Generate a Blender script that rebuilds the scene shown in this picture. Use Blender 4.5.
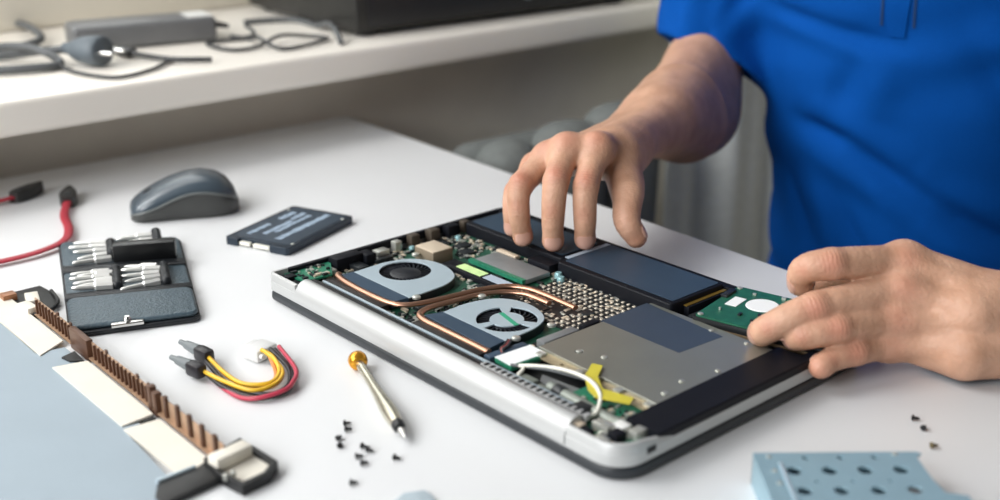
import bpy, bmesh, math, random
import numpy as np
from mathutils import Vector, Matrix, Euler

for _o in list(bpy.data.objects):
    bpy.data.objects.remove(_o)
S = bpy.context.scene
COL = S.collection
PI = math.pi

# ------------------------------------------------------------------ camera
# units are metres, the desk top is z = 0
cam_d = bpy.data.cameras.new('camera')
cam = bpy.data.objects.new('camera', cam_d)
COL.objects.link(cam)
cam.location = (0, 0, .367)
cam.matrix_world = Matrix.Translation((0, 0, .367)) @ Euler((PI/2 - .354, 0, 0), 'XYZ').to_matrix().to_4x4() @ Matrix.Rotation(-.008, 4, 'Z')
cam_d.sensor_width = 36
cam_d.lens = 1194.0 * 36 / 1000
cam_d.clip_start = .02
cam_d.dof.use_dof = True
cam_d.dof.focus_distance = .90
cam_d.dof.aperture_fstop = 3.7
S.camera = cam

# ------------------------------------------------------------------ light
S.view_settings.view_transform = 'Standard'
S.view_settings.look = 'None'
S.view_settings.exposure = 0.04
S.view_settings.gamma = 1.0
S.view_settings.use_curve_mapping = False
w = bpy.data.worlds.new('daylight'); S.world = w
w.use_nodes = True
bg = w.node_tree.nodes['Background']
bg.inputs['Color'].default_value = (.95, .98, 1.0, 1)
bg.inputs['Strength'].default_value = .10

def area(name, loc, target, sx, sy, power, color):
    l = bpy.data.lights.new(name, 'AREA'); l.shape = 'RECTANGLE'
    l.size = sx; l.size_y = sy; l.energy = power; l.color = color
    o = bpy.data.objects.new(name, l); COL.objects.link(o)
    o.location = loc
    d = Vector(target) - Vector(loc)
    o.rotation_euler = d.to_track_quat('-Z', 'Y').to_euler()
    return o
WT = .668 - .03                       # direction of the window wall
WA = np.array([math.cos(WT), math.sin(WT)])     # along the wall, to the right
WN = np.array([math.sin(WT), -math.cos(WT)])    # from the wall into the room
W0 = np.array([-.1968, 1.4992])                 # corner of the desk at the wall
def wp(a, o, z=0.0):
    p = W0 + WA*a + WN*o
    return (float(p[0]), float(p[1]), z)
area('window_daylight', wp(-.60, -.20, .80), wp(-.1, .75, 0), 1.7, .9, 14, (1.0, .97, .93))
area('room_daylight', (-3.2, .60, 3.1), (.10, .95, 0), 2.2, 2.2, 125, (.97, .99, 1.0))
area('added_front_fill', (-2.3, -1.75, 1.75), (.0, 1.0, 0), 1.9, 1.9, 125, (.98, .99, 1.0))  # unseen fill lamp added behind-left of the camera to brighten sill front and hands

# ------------------------------------------------------------------ materials
def lin(h):
    if isinstance(h, str):
        h = h.lstrip('#'); c = [int(h[i:i+2], 16)/255 for i in (0, 2, 4)]
    else:
        c = h
    return tuple((x/12.92 if x <= .04045 else ((x+.055)/1.055)**2.4) for x in c)
MATS = {}
def mat(name, color, rough=.5, metal=0.0, var=.06, scale=60, bump=0.0, bscale=None, coat=0.0,
        trans=0.0, spec=.5, sss=0.0, emit=None):
    """principled surface with a little procedural variation of its own colour"""
    if name in MATS: return MATS[name]
    m = bpy.data.materials.new(name); m.use_nodes = True
    nt = m.node_tree; N = nt.nodes; L = nt.links
    b = N['Principled BSDF']
    c = lin(color)
    tc = N.new('ShaderNodeTexCoord')
    no = N.new('ShaderNodeTexNoise'); no.inputs['Scale'].default_value = scale; no.inputs['Detail'].default_value = 4
    L.new(tc.outputs['Object'], no.inputs['Vector'])
    rp = N.new('ShaderNodeValToRGB')
    rp.color_ramp.elements[0].position = .3; rp.color_ramp.elements[1].position = .7
    rp.color_ramp.elements[0].color = (*[x*(1-var) for x in c], 1)
    rp.color_ramp.elements[1].color = (*[min(1, x*(1+var)) for x in c], 1)
    L.new(no.outputs['Fac'], rp.inputs['Fac']); L.new(rp.outputs['Color'], b.inputs['Base Color'])
    b.inputs['Roughness'].default_value = rough
    b.inputs['Metallic'].default_value = metal
    b.inputs['Coat Weight'].default_value = coat
    b.inputs['Specular IOR Level'].default_value = spec
    b.inputs['Transmission Weight'].default_value = trans
    if sss:
        b.inputs['Subsurface Weight'].default_value = sss
        b.inputs['Subsurface Radius'].default_value = (.006, .002, .001)
        b.inputs['Subsurface Scale'].default_value = 1.0
    if bump:
        n2 = N.new('ShaderNodeTexNoise'); n2.inputs['Scale'].default_value = bscale or scale*3; n2.inputs['Detail'].default_value = 5
        L.new(tc.outputs['Object'], n2.inputs['Vector'])
        bp = N.new('ShaderNodeBump'); bp.inputs['Strength'].default_value = bump; bp.inputs['Distance'].default_value = .002
        L.new(n2.outputs['Fac'], bp.inputs['Height']); L.new(bp.outputs['Normal'], b.inputs['Normal'])
    MATS[name] = m
    return m

# ------------------------------------------------------------------ mesh helpers (millimetres in, metres out)
def rrect(x0, y0, x1, y1, r, n=5):
    pts = []
    for cx, cy, a0 in ((x1-r, y0+r, -90), (x1-r, y1-r, 0), (x0+r, y1-r, 90), (x0+r, y0+r, 180)):
        for i in range(n+1):
            a = math.radians(a0 + 90*i/n)
            pts.append((cx + r*math.cos(a), cy + r*math.sin(a)))
    return pts
def circ(cx, cy, r, n=28, ry=None):
    return [(cx + r*math.cos(2*PI*i/n), cy + (ry or r)*math.sin(2*PI*i/n)) for i in range(n)]
def smooth_path(pts, sub=6, closed=False):
    P = [Vector(p) for p in pts]; out = []
    n = len(P)
    for i in range(n if closed else n-1):
        p0 = P[(i-1) % n] if (closed or i > 0) else P[i]*2 - P[i+1]
        p1 = P[i]; p2 = P[(i+1) % n]
        p3 = P[(i+2) % n] if (closed or i+2 < n) else p2*2 - p1
        for k in range(sub):
            t = k/sub
            out.append(.5*((2*p1) + (p2-p0)*t + (2*p0-5*p1+4*p2-p3)*t*t + (3*p1-p0-3*p2+p3)*t**3))
    if not closed: out.append(P[-1])
    return out

class MB:
    def __init__(s): s.bm = bmesh.new(); s.mi = 0
    def _new(s, nf0):
        s.bm.faces.ensure_lookup_table()
        for f in s.bm.faces[nf0:]: f.material_index = s.mi
    def box(s, cx, cy, cz, sx, sy, sz, rz=0, bev=0, rx=0, ry=0, seg=2):
        nf = len(s.bm.faces)
        M = Matrix.Translation((cx, cy, cz)) @ Euler((rx, ry, rz)).to_matrix().to_4x4() @ Matrix.Diagonal((sx, sy, sz, 1))
        r = bmesh.ops.create_cube(s.bm, size=1, matrix=M)
        if bev:
            es = list({e for v in r['verts'] for e in v.link_edges})
            bmesh.ops.bevel(s.bm, geom=es, offset=bev, segments=seg, affect='EDGES', profile=.5, clamp_overlap=True)
        s._new(nf); return s
    def prism(s, poly, z0, z1, bev=0, seg=2):
        """extruded outline; bev rounds the top and bottom rims"""
        nf = len(s.bm.faces)
        if bev:
            c = Vector((sum(p[0] for p in poly)/len(poly), sum(p[1] for p in poly)/len(poly)))
            rings = []
            for k in range(seg+1):
                a = PI/2*k/seg; rings.append((z0 + bev*(1-math.sin(a)), bev*(1-math.cos(PI/2-a))))
            lay = [(z0 + bev*(1-math.cos(PI/2*k/seg)), bev*(1-math.sin(PI/2*k/seg))) for k in range(seg+1)]
            lay += [(z1 - bev*(1-math.sin(PI/2*k/seg)), bev*(1-math.cos(PI/2*k/seg))) for k in range(seg+1)]
        else:
            lay = [(z0, 0), (z1, 0)]
        n = len(poly)
        def inset(d):
            if d == 0: return poly
            out = []
            for i in range(n):
                p = Vector(poly[i]); a = Vector(poly[i-1]); b = Vector(poly[(i+1) % n])
                e1 = (p-a); e2 = (b-p)
                if e1.length < 1e-9: e1 = e2
                if e2.length < 1e-9: e2 = e1
                n1 = Vector((-e1.y, e1.x)).normalized(); n2 = Vector((-e2.y, e2.x)).normalized()
                m = (n1+n2)
                m = m.normalized() / max(.5, m.normalized().dot(n1))
                out.append(tuple(p + m*d))
            return out
        area2 = sum(poly[i-1][0]*poly[i][1] - poly[i][0]*poly[i-1][1] for i in range(n))
        if area2 < 0: poly = poly[::-1]
        R = [[s.bm.verts.new((*p, z)) for p in inset(d)] for z, d in lay]
        for a, b in zip(R, R[1:]):
            for i in range(n):
                j = (i+1) % n
                s.bm.faces.new((a[i], a[j], b[j], b[i]))
        s.bm.faces.new(R[0][::-1]); s.bm.faces.new(R[-1])
        s._new(nf); return s
    def tube(s, pts, r, n=10, sub=6, flat=1.0, smooth=True, taper=None):
        nf = len(s.bm.faces)
        P = smooth_path(pts, sub) if smooth else [Vector(p) for p in pts]
        up = Vector((0, 0, 1)); R = []; prev = None
        for i, p in enumerate(P):
            t = (P[min(i+1, len(P)-1)] - P[max(i-1, 0)]).normalized()
            side = t.cross(up)
            if side.length < .15: side = prev if prev is not None else t.cross(Vector((1, 0, 0)))
            side.normalize()
            if prev is not None and side.dot(prev) < 0 and abs(t.z) > .9: side = -side
            prev = side; nn = side.cross(t).normalized()
            rr = r if taper is None else r*(taper[0] + (taper[1]-taper[0])*i/(len(P)-1))
            R.append([s.bm.verts.new(p + side*(rr*math.cos(2*PI*k/n)) + nn*(rr*flat*math.sin(2*PI*k/n))) for k in range(n)])
        for a, b in zip(R, R[1:]):
            for k in range(n):
                s.bm.faces.new((a[k], b[k], b[(k+1) % n], a[(k+1) % n]))
        s.bm.faces.new(R[0]); s.bm.faces.new(R[-1][::-1])
        s._new(nf); return s
    def lathe(s, prof, origin=(0, 0, 0), axis=(0, 0, 1), n=24):
        """profile [(radius, distance along axis)]"""
        nf = len(s.bm.faces)
        q = Vector((0, 0, 1)).rotation_difference(Vector(axis).normalized())
        o = Vector(origin); R = []
        for r, z in prof:
            R.append([s.bm.verts.new(o + q @ Vector((max(r, 1e-3)*math.cos(2*PI*k/n), max(r, 1e-3)*math.sin(2*PI*k/n), z))) for k in range(n)])
        for a, b in zip(R, R[1:]):
            for k in range(n): s.bm.faces.new((a[k], a[(k+1) % n], b[(k+1) % n], b[k]))
        s.bm.faces.new(R[0][::-1]); s.bm.faces.new(R[-1])
        s._new(nf); return s
    def loft(s, rings, cap=True):
        nf = len(s.bm.faces)
        R = [[s.bm.verts.new(p) for p in r] for r in rings]; n = len(R[0])
        for a, b in zip(R, R[1:]):
            for k in range(n): s.bm.faces.new((a[k], a[(k+1) % n], b[(k+1) % n], b[k]))
        if cap: s.bm.faces.new(R[0][::-1]); s.bm.faces.new(R[-1])
        s._new(nf); return s
    def plate(s, outer, holes, z0, z1, bev=0):
        """flat plate with real holes"""
        nf = len(s.bm.faces)
        cu = bpy.data.curves.new('outline', 'CURVE'); cu.dimensions = '2D'; cu.fill_mode = 'BOTH'
        cu.extrude = (z1-z0)/2; cu.bevel_depth = bev
        for poly in [outer] + list(holes):
            sp = cu.splines.new('POLY'); sp.points.add(len(poly)-1); sp.use_cyclic_u = True
            for p, q in zip(sp.points, poly): p.co = (q[0], q[1], 0, 1)
        o = bpy.data.objects.new('outline', cu); COL.objects.link(o)
        dg = bpy.context.evaluated_depsgraph_get()
        me = bpy.data.meshes.new_from_object(o.evaluated_get(dg))
        me.transform(Matrix.Translation((0, 0, (z0+z1)/2)))
        s.bm.from_mesh(me)
        bpy.data.objects.remove(o); bpy.data.curves.remove(cu); bpy.data.meshes.remove(me)
        s._new(nf); return s
    def xf(s, M):
        s.bm.transform(M); return s
    def build(s, name, mats, parent=None, angle=38, scale=.001, loc=None, rz=0):
        me = bpy.data.meshes.new(name)
        s.bm.transform(Matrix.Diagonal((scale, scale, scale, 1)))
        bmesh.ops.recalc_face_normals(s.bm, faces=s.bm.faces[:])
        s.bm.to_mesh(me); s.bm.free()
        return link_mesh(name, me, mats, parent, angle, loc, rz)
def link_mesh(name, me, mats, parent=None, angle=38, loc=None, rz=0):
    for m in (mats if isinstance(mats, (list, tuple)) else [mats]): me.materials.append(m)
    for p in me.polygons: p.use_smooth = True
    me.set_sharp_from_angle(angle=math.radians(angle))
    o = bpy.data.objects.new(name, me); COL.objects.link(o)
    if parent is not None: o.parent = parent
    if loc is not None: o.location = loc
    if rz: o.rotation_euler = (0, 0, rz)
    return o
def tag(o, label=None, cat=None, group=None, kind=None):
    if label: o['label'] = label
    if cat: o['category'] = cat
    if group: o['group'] = group
    if kind: o['kind'] = kind
    return o
def thing(name, label, cat, loc=(0, 0, 0), rz=0, group=None):
    o = bpy.data.objects.new(name, None); COL.objects.link(o)
    o.empty_display_size = .02
    o.location = loc; o.rotation_euler = (0, 0, rz)
    return tag(o, label, cat, group)
def copy_tree(o, parent=None):
    c = o.copy(); COL.objects.link(c)
    if parent is not None: c.parent = parent
    for ch in list(o.children): copy_tree(ch, c)
    return c

# ------------------------------------------------------------------ implicit surfaces for bodies and cloth (metres)
def cap(a, b, ra, rb=None):
    a = np.array(a, np.float32); b = np.array(b, np.float32); rb = ra if rb is None else rb
    def f(P):
        ab = b-a; t = np.clip(((P-a) @ ab)/max(float(ab @ ab), 1e-12), 0, 1)
        return np.linalg.norm(P-(a+t[:, None]*ab), axis=1) - (ra+(rb-ra)*t)
    return f
def ell(c, r, R=None):
    c = np.array(c, np.float32); r = np.array(r, np.float32)
    def f(P):
        q = P-c
        if R is not None: q = q @ R
        k0 = np.linalg.norm(q/r, axis=1); k1 = np.linalg.norm(q/(r*r), axis=1)
        return k0*(k0-1)/np.maximum(k1, 1e-9)
    return f
def smin(a, b, k):
    h = np.maximum(k-np.abs(a-b), 0)/k
    return np.minimum(a, b) - h*h*k*.25
def union(fs, k):
    def f(P):
        d = fs[0](P)
        for g in fs[1:]: d = smin(d, g(P), k)
        return d
    return f
def chain(pts, rs, k=.004):
    return union([cap(pts[i], pts[i+1], rs[i], rs[i+1]) for i in range(len(pts)-1)], k)
def boxed(f, lo, hi, pad=.03):
    """evaluate f only inside its box; far away a lower bound of the distance does"""
    lo = np.array(lo, np.float32)-pad; hi = np.array(hi, np.float32)+pad
    def g(P):
        q = np.maximum(np.maximum(lo-P, P-hi), 0)
        out = np.linalg.norm(q, axis=1) + pad*.8
        m = (q == 0).all(1)
        if m.any(): out[m] = f(P[m])
        return out
    return g
def nets(f, lo, hi, h, B=6):
    """surface-nets polygons of f = 0; fine samples only near the surface"""
    lo = np.array(lo, np.float32); hi = np.array(hi, np.float32)
    nb = np.maximum(np.ceil((hi-lo)/(h*B)).astype(int), 1)
    n = nb*B
    ci = np.stack(np.meshgrid(*[np.arange(k) for k in nb], indexing='ij'), -1).reshape(-1, 3)
    cc = lo + h*(ci*B + (B-1)/2).astype(np.float32)
    dc = f(cc.astype(np.float32))
    F = np.repeat(np.repeat(np.repeat(dc.reshape(nb), B, 0), B, 1), B, 2).astype(np.float32)
    act = ci[np.abs(dc) < h*B*.87*1.7]
    off = np.stack(np.meshgrid(*[np.arange(B)]*3, indexing='ij'), -1).reshape(-1, 3)
    for i in range(0, len(act), 1500):
        ix = (act[i:i+1500, None, :]*B + off[None]).reshape(-1, 3)
        F[ix[:, 0], ix[:, 1], ix[:, 2]] = f((lo + h*ix).astype(np.float32))
    s = F < 0
    cnt = np.zeros(n-1, np.int8)
    for dx in (0, 1):
        for dy in (0, 1):
            for dz in (0, 1):
                cnt += s[dx:n[0]-1+dx, dy:n[1]-1+dy, dz:n[2]-1+dz]
    idx = np.argwhere((cnt > 0) & (cnt < 8))
    vid = -np.ones(n-1, np.int64); vid[idx[:, 0], idx[:, 1], idx[:, 2]] = np.arange(len(idx))
    acc = np.zeros((len(idx), 3)); num = np.zeros(len(idx))
    C = [(0,0,0),(1,0,0),(0,1,0),(1,1,0),(0,0,1),(1,0,1),(0,1,1),(1,1,1)]
    for a in range(8):
        for b in range(a+1, 8):
            d = np.array(C[b])-np.array(C[a])
            if np.abs(d).sum() != 1: continue
            ia = idx+C[a]; ib = idx+C[b]
            fa = F[ia[:, 0], ia[:, 1], ia[:, 2]]; fb = F[ib[:, 0], ib[:, 1], ib[:, 2]]
            x = (fa < 0) != (fb < 0); t = np.where(x, fa/np.where(x, fa-fb, 1), 0)
            acc[x] += (np.array(C[a]) + t[x, None]*d); num[x] += 1
    V = lo + h*(idx + acc/num[:, None])
    Q = []
    for ax in range(3):
        u, v = (ax+1) % 3, (ax+2) % 3
        sl0 = [slice(None)]*3; sl1 = [slice(None)]*3
        sl0[ax] = slice(0, n[ax]-1); sl1[ax] = slice(1, n[ax])
        e = np.argwhere(s[tuple(sl0)] != s[tuple(sl1)])
        e = e[(e[:, u] > 0) & (e[:, v] > 0) & (e[:, u] < n[u]-1) & (e[:, v] < n[v]-1)]
        neg = s[e[:, 0], e[:, 1], e[:, 2]]
        du = np.zeros(3, int); du[u] = 1; dv = np.zeros(3, int); dv[v] = 1
        q = np.stack([vid[tuple((e-o).T)] for o in (0*du, du, du+dv, dv)], 1)
        q[~neg] = q[~neg][:, ::-1]
        Q.append(q)
    Q = np.concatenate(Q); Q = Q[(Q >= 0).all(1)]
    return V, Q
def relax(V, Q, it=1, lam=.5):
    """average each vertex with its neighbours"""
    E = np.concatenate([np.stack([Q[:, i], Q[:, (i+1) % 4]], 1) for i in range(4)])
    n = len(V); I = np.concatenate([E[:, 0], E[:, 1]]); J = np.concatenate([E[:, 1], E[:, 0]])
    c = np.maximum(np.bincount(I, minlength=n), 1)[:, None]
    for _ in range(it):
        A = np.stack([np.bincount(I, V[J, k], n) for k in range(3)], 1)
        V = V*(1-lam) + lam*A/c
    return V
def mesh_from(name, V, Q):
    me = bpy.data.meshes.new(name)
    me.vertices.add(len(V)); me.vertices.foreach_set('co', np.asarray(V, np.float32).ravel())
    me.loops.add(Q.size); me.loops.foreach_set('vertex_index', Q.astype(np.int32).ravel())
    me.polygons.add(len(Q)); me.polygons.foreach_set('loop_start', np.arange(0, Q.size, 4, dtype=np.int32))
    me.update(calc_edges=True); me.validate()
    return me

# ------------------------------------------------------------------ the room
m_desk = mat('desk_white_laminate', 'e4e5e6', .42, var=.012, scale=7)
m_wall = mat('grey_plaster', 'd6d0c4', .85, var=.04, scale=14, bump=.12, bscale=160)
m_sill = mat('white_sill', 'f3ede3', .35, var=.015, scale=5)
m_frame = mat('cream_window_frame', 'd8d2c4', .4, var=.02, scale=8)
m_floor = mat('dark_floor', '4a4744', .6, var=.12, scale=5)
m_glass = mat('window_glass', 'eef4f6', .03, var=0, trans=1.0)

b = MB(); b.box(400, 900, -765, 5200, 4200, 30)
tag(b.build('floor', m_floor), kind='structure', label='dark grey floor below the desk')
def wallbox(b, a0, a1, o0, o1, z0, z1, bev=0):
    c = wp((a0+a1)/2, (o0+o1)/2)
    b.box(c[0]*1000, c[1]*1000, (z0+z1)*500, (a1-a0)*1000, (o1-o0)*1000, (z1-z0)*1000, rz=WT, bev=bev)
b = MB(); wallbox(b, -1.5, 2.2, -.34, -.004, -.75, .068); wallbox(b, .80, 2.2, -.34, -.30, .06, 1.9)
tag(b.build('wall_back', m_wall), kind='structure', label='grey wall under the white windowsill')
b = MB(); wallbox(b, 2.2, 2.26, -.34, 3.2, -.75, 1.9)
tag(b.build('wall_right', m_wall), kind='structure', label='grey wall beyond the person')
# window sill: a thick board, rounded front edge, running a hair askew to the wall
pts = [wp(-1.5, .186), wp(1.9, -.0), wp(1.9, -.32), wp(-1.5, -.32)]
b = MB(); b.prism([(p[0]*1000, p[1]*1000) for p in pts], 69, 105, bev=7, seg=4)
tag(b.build('trim_1', m_sill), kind='structure', label='thick white windowsill board')
win = thing('window_1', 'cream framed window above the white sill', None, wp(-.4, -.30, .105), WT)
win['kind'] = 'structure'
b = MB()
b.box(100, 0, 45, 2100, 60, 90, bev=6); b.box(100, 0, 1250, 2100, 60, 80, bev=6)
for x in (-920, -100, 1120): b.box(x, 0, 645, 70, 56, 1130, bev=6)
b.build('window_frame', m_frame, win)
b = MB(); b.box(100, 6, 645, 2080, 6, 1130); b.build('window_pane', m_glass, win)

# ------------------------------------------------------------------ desk
TA = np.array([math.cos(.668), math.sin(.668)]); TN = np.array([math.sin(.668), -math.cos(.668)])
def tp(a, o):
    p = W0 + TA*a + TN*o
    return (float(p[0])*1000, float(p[1])*1000)
desk = thing('desk', 'white laminate desk carrying the opened laptop and tools', 'desk', (W0[0], W0[1], -.75), .668)
b = MB(); b.prism(rrect(-1500, -1230, -2, -6, 5, 3), 722, 750, bev=1.5); b.build('desktop', m_desk, desk)
m_leg = mat('desk_leg_grey', '9a9c9c', .4, metal=.6, var=.03)
for x in (-1450, -50):
    for y in (-1180, -60):
        b = MB(); b.box(x, y, 361, 45, 45, 722, bev=4); b.box(x, y, 6, 60, 60, 12, bev=3); b.build('leg', m_leg, desk)

# ------------------------------------------------------------------ grey sofa and curtain beyond the desk
m_sofa = mat('grey_upholstery', '686c6a', .9, var=.08, scale=120, bump=.3, bscale=500)
sofa = thing('bench_seat', 'grey padded bench back against the wall beyond the desk', 'bench', wp(.175, .245, -.735), WT)
b = MB(); b.box(0, 0, 175, 280, 200, 300, bev=30, seg=4); b.build('seat_base', m_sofa, sofa)
b = MB(); b.box(0, 60, 525, 274, 60, 400, bev=28, seg=4); b.build('backrest', m_sofa, sofa, angle=80)
for i, (x, wd, hh, y) in enumerate(((-86, 84, -16, 6), (-8, 96, -6, 0), (78, 110, 2, 8))):
    b = MB(); b.box(x, y, 545 + hh, wd, 80, 420, bev=38, seg=5, rz=.06*(-1)**i, ry=.05*(i-1))
    b.build('back_cushion', m_sofa, sofa, angle=80)
for x in (-110, 110):
    for y in (-70, 70):
        b = MB(); b.lathe([(18, -15), (22, 40)], (x, y, 0)); b.build('foot', m_leg, sofa)
m_curt = mat('grey_curtain_cloth', 'e4e7e2', .9, var=.05, scale=90, bump=.15, bscale=700)
cur = thing('curtain', 'grey floor-length curtain in folds behind the person in blue', 'curtain', wp(.92, .185, -.75), WT)
b = MB()
N = 130; front = []; back = []
for i in range(N+1):
    x = -520 + 1060*i/N
    y = 13*math.sin(x*.036) + 5*math.sin(x*.083+1)
    front.append((x, y-1.2)); back.append((x, y+1.2))
b.prism(front + back[::-1], 18, 1600); b.build('curtain_cloth', m_curt, cur, angle=60)

# ------------------------------------------------------------------ things on the windowsill
m_blk = mat('black_plastic', '1c1d1f', .45, var=.1, scale=40, bump=.05, bscale=900)
m_dgrey = mat('charcoal_plastic', '3a3b3c', .5, var=.08, scale=40)
m_mgrey = mat('mid_grey_plastic', '6f7577', .45, var=.06, scale=40)
m_cable = mat('grey_cable', '55585a', .5, var=.05)
m_steel = mat('bright_steel', 'd3d3d0', .22, metal=1, var=.05, scale=90)
m_white = mat('white_plastic', 'e8e8e4', .4, var=.02)
ZS = 105
box = thing('disc_player', 'black box-shaped player standing on the windowsill', 'player', wp(.225, -.10, .105), WT)
b = MB(); b.box(0, 0, 49, 462, 300, 86, bev=4); b.build('case', mat('black_metal_case', '2b2b29', .5, metal=.2, var=.1), box)
b = MB(); b.box(4, -151, 51, 440, 4, 76, bev=1.5); f = b.build('front_panel', m_blk, box)
b = MB(); b.box(-95, -153.6, 70, 190, 2.5, 16, bev=.6); b.build('disc_tray', mat('grey_tray', '8a8c8b', .4, var=.03), box)
b = MB(); b.box(120, -153.6, 56, 110, 2, 26, bev=.6); b.build('display_window', mat('dark_display', '0c0f14', .1, var=.05), box)
for k in range(4):
    b = MB(); b.lathe([(5, 0), (5, 3), (4.4, 3.6)], (30+k*28, -153, 28), (0, -1, 0), n=16); b.build('button', m_mgrey, box)
for x in (-205, 205):
    for y in (-125, 125):
        b = MB(); b.lathe([(13, 0), (14, 7)], (x, y, 0), n=20); b.build('foot', m_dgrey, box)
# laptop power brick
ad = thing('power_adapter', 'grey laptop power brick with a white label on the windowsill', 'power adapter', (-.428, 1.437, .1055), math.atan2(.10, .19))
b = MB(); b.box(0, 0, 15, 168, 62, 29, bev=6, seg=4); b.build('case', mat('grey_brick', '6c6d6e', .38, var=.04), ad)
b = MB(); b.box(66, -2, 29.6, 30, 44, .5); b.build('label', m_white, ad)
b = MB(); b.tube([(83, 0, 15), (94, 0, 14), (106, 2, 11)], 4.5, taper=(1.15, .6)); b.build('strain_relief', m_dgrey, ad)
# mains plug
pl = thing('mains_plug', 'blue-grey mains plug lying by the power brick', 'plug', (-.448, 1.303, .1055), math.atan2(-.019, .046))
b = MB(); b.loft([[(x, sy*math.cos(t)*1.0, 17 + sz*math.sin(t)) for t in [2*PI*k/20 for k in range(20)]] for x, sy, sz in
    ((-34, 6, 6), (-26, 7.5, 7), (-20, 12, 10), (-8, 18, 14.5), (8, 20, 16.5), (18, 19.5, 16), (20, 17, 14))])
b.build('plug_body', mat('bluegrey_plug', '5d666d', .5, var=.05), pl, angle=50)
for s in (-1, 1):
    b = MB(); b.lathe([(2.4, 0), (2.4, 17), (1.6, 19)], (20, s*9.5, 17), (1, 0, 0), n=12); b.build('pin', m_steel, pl)
us = thing('usb_cable_end', 'black cable with a pale metal connector on the windowsill', 'cable', (-.425, 1.352, .1055), math.atan2(.03, -.035)+PI)
b = MB(); b.box(-19, 0, 6, 16, 12, 4.5, bev=.4); b.build('metal_connector', mat('pale_shell', 'd9dccb', .35, metal=.5, var=.03), us)
b = MB(); b.box(2, 0, 6, 28, 14, 9, bev=2.5); b.build('plug_body', m_dgrey, us)
b = MB(); b.tube([(16, 0, 6), (45, 4, 5), (80, 12, 5), (108, 40, 4)], 3); b.build('cord', m_dgrey, us)
def cord(name, label, pts, r, m, cat='cable', group=None):
    b = MB(); b.tube([(p[0]*1000, p[1]*1000, p[2]*1000) for p in pts], r, n=10, sub=8)
    return tag(b.build(name, m, angle=80), label, cat, group)
cord('coiled_cable', 'coiled grey mains cord at the left end of the windowsill',
     [(-.482, 1.316, .121), (-.515, 1.325, .117), (-.56, 1.335, .111), (-.63, 1.35, .111), (-.70, 1.41, .111), (-.69, 1.50, .111), (-.63, 1.54, .112),
      (-.585, 1.49, .118), (-.545, 1.42, .113), (-.58, 1.37, .112), (-.66, 1.36, .119), (-.73, 1.40, .112), (-.74, 1.36, .111), (-.66, 1.27, .111), (-.57, 1.25, .111),
      (-.50, 1.262, .111), (-.476, 1.29, .111), (-.53, 1.32, .124), (-.63, 1.30, .118), (-.72, 1.28, .111)], 4.6, m_cable)
cord('thin_black_cord', 'thin dark cord looping in front of the plug on the windowsill',
     [(-.492, 1.296, .1195), (-.478, 1.285, .1125), (-.462, 1.268, .1085), (-.429, 1.241, .108), (-.394, 1.229, .108), (-.372, 1.265, .108), (-.366, 1.30, .108), (-.362, 1.33, .108)], 2.0, m_dgrey)
cord('low_voltage_cord', 'dark cord looped between the power brick and the black player',
     [(-.314, 1.49, .117), (-.30, 1.47, .110), (-.312, 1.44, .109), (-.345, 1.413, .109), (-.31, 1.372, .109), (-.282, 1.385, .109), (-.262, 1.43, .114), (-.235, 1.452, .110),
      (-.206, 1.44, .109), (-.222, 1.40, .109), (-.252, 1.376, .109), (-.282, 1.402, .117), (-.30, 1.44, .109), (-.325, 1.452, .110)], 2.3, m_dgrey)
cord('grey_cord', 'grey cord arching along the back of the sill to the black player',
     [(-.33, 1.56, .109), (-.30, 1.575, .109), (-.265, 1.575, .109), (-.232, 1.53, .109), (-.212, 1.49, .118), (-.196, 1.44, .119), (-.186, 1.41, .109)], 3.4, m_cable)

# ------------------------------------------------------------------ the opened laptop (local: x along the hinge, y towards the far side, z up)
rng = random.Random(7)
LAP_LOC, LAP_RZ = (-.1809, .8784, 0), -.854
lap = thing('laptop', 'silver and black laptop lying upside down with its bottom cover off and the electronics bare', 'laptop', LAP_LOC, LAP_RZ)
def T(o, label): o['label'] = label; return o
def outl(x0, y0, x1, y1, rs, n=8):
    """outline with its own radius at each corner: left near, right near, right far, left far"""
    pts = []
    for (cx, cy, a0), r in zip(((x1, y0, -90), (x1, y1, 0), (x0, y1, 90), (x0, y0, 180)), (rs[1], rs[2], rs[3], rs[0])):
        sx = -1 if cx == x1 else 1; sy = -1 if cy == y1 else 1
        for i in range(n+1):
            a = math.radians(a0 + 90*i/n); pts.append((cx + sx*r + r*math.cos(a), cy + sy*r + r*math.sin(a)))
    return pts
m_lid = mat('charcoal_lid', '282c30', .45, var=.03, scale=30)
m_silver = mat('silver_shell', 'bbbcbb', .4, metal=.25, var=.015, scale=20)
m_inner = mat('black_inner_plastic', '101214', .55, var=.12, scale=60)
m_bez = mat('black_satin_bezel', '0d0f16', .55, var=.06, scale=60, spec=.22)
m_pcb = mat('green_circuit_board', '1c4f3c', .45, var=.35, scale=260, bump=.12, bscale=1500)
m_pcb2 = mat('bright_green_circuit_board', '27765a', .42, var=.25, scale=300)
m_alu = mat('pale_blue_aluminium', 'b9c9d2', .42, metal=.35, var=.02, scale=30)
m_fin = mat('slate_blue_duct', '3c4f62', .5, metal=.3, var=.05, scale=50)
m_copper = mat('copper_pipe', 'c0947c', .33, metal=.95, var=.08, scale=70)
m_fanblk = mat('fan_black', '1a1c22', .4, var=.08)
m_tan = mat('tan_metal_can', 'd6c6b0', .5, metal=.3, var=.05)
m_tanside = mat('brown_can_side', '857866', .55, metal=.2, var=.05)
m_chip = mat('chip_black', '1d2124', .4, var=.15, scale=100)
m_tin = mat('tin_solder', 'cfd0c8', .35, metal=.7, var=.1, scale=300)
m_grey = mat('grey_shield', '8c8f90', .5, metal=.5, var=.04, scale=60)
m_drive = mat('drive_sheet_metal', '9fa097', .38, metal=.75, var=.05, scale=25)
m_label = mat('navy_label', '34404f', .45, var=.04, scale=50)
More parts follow.
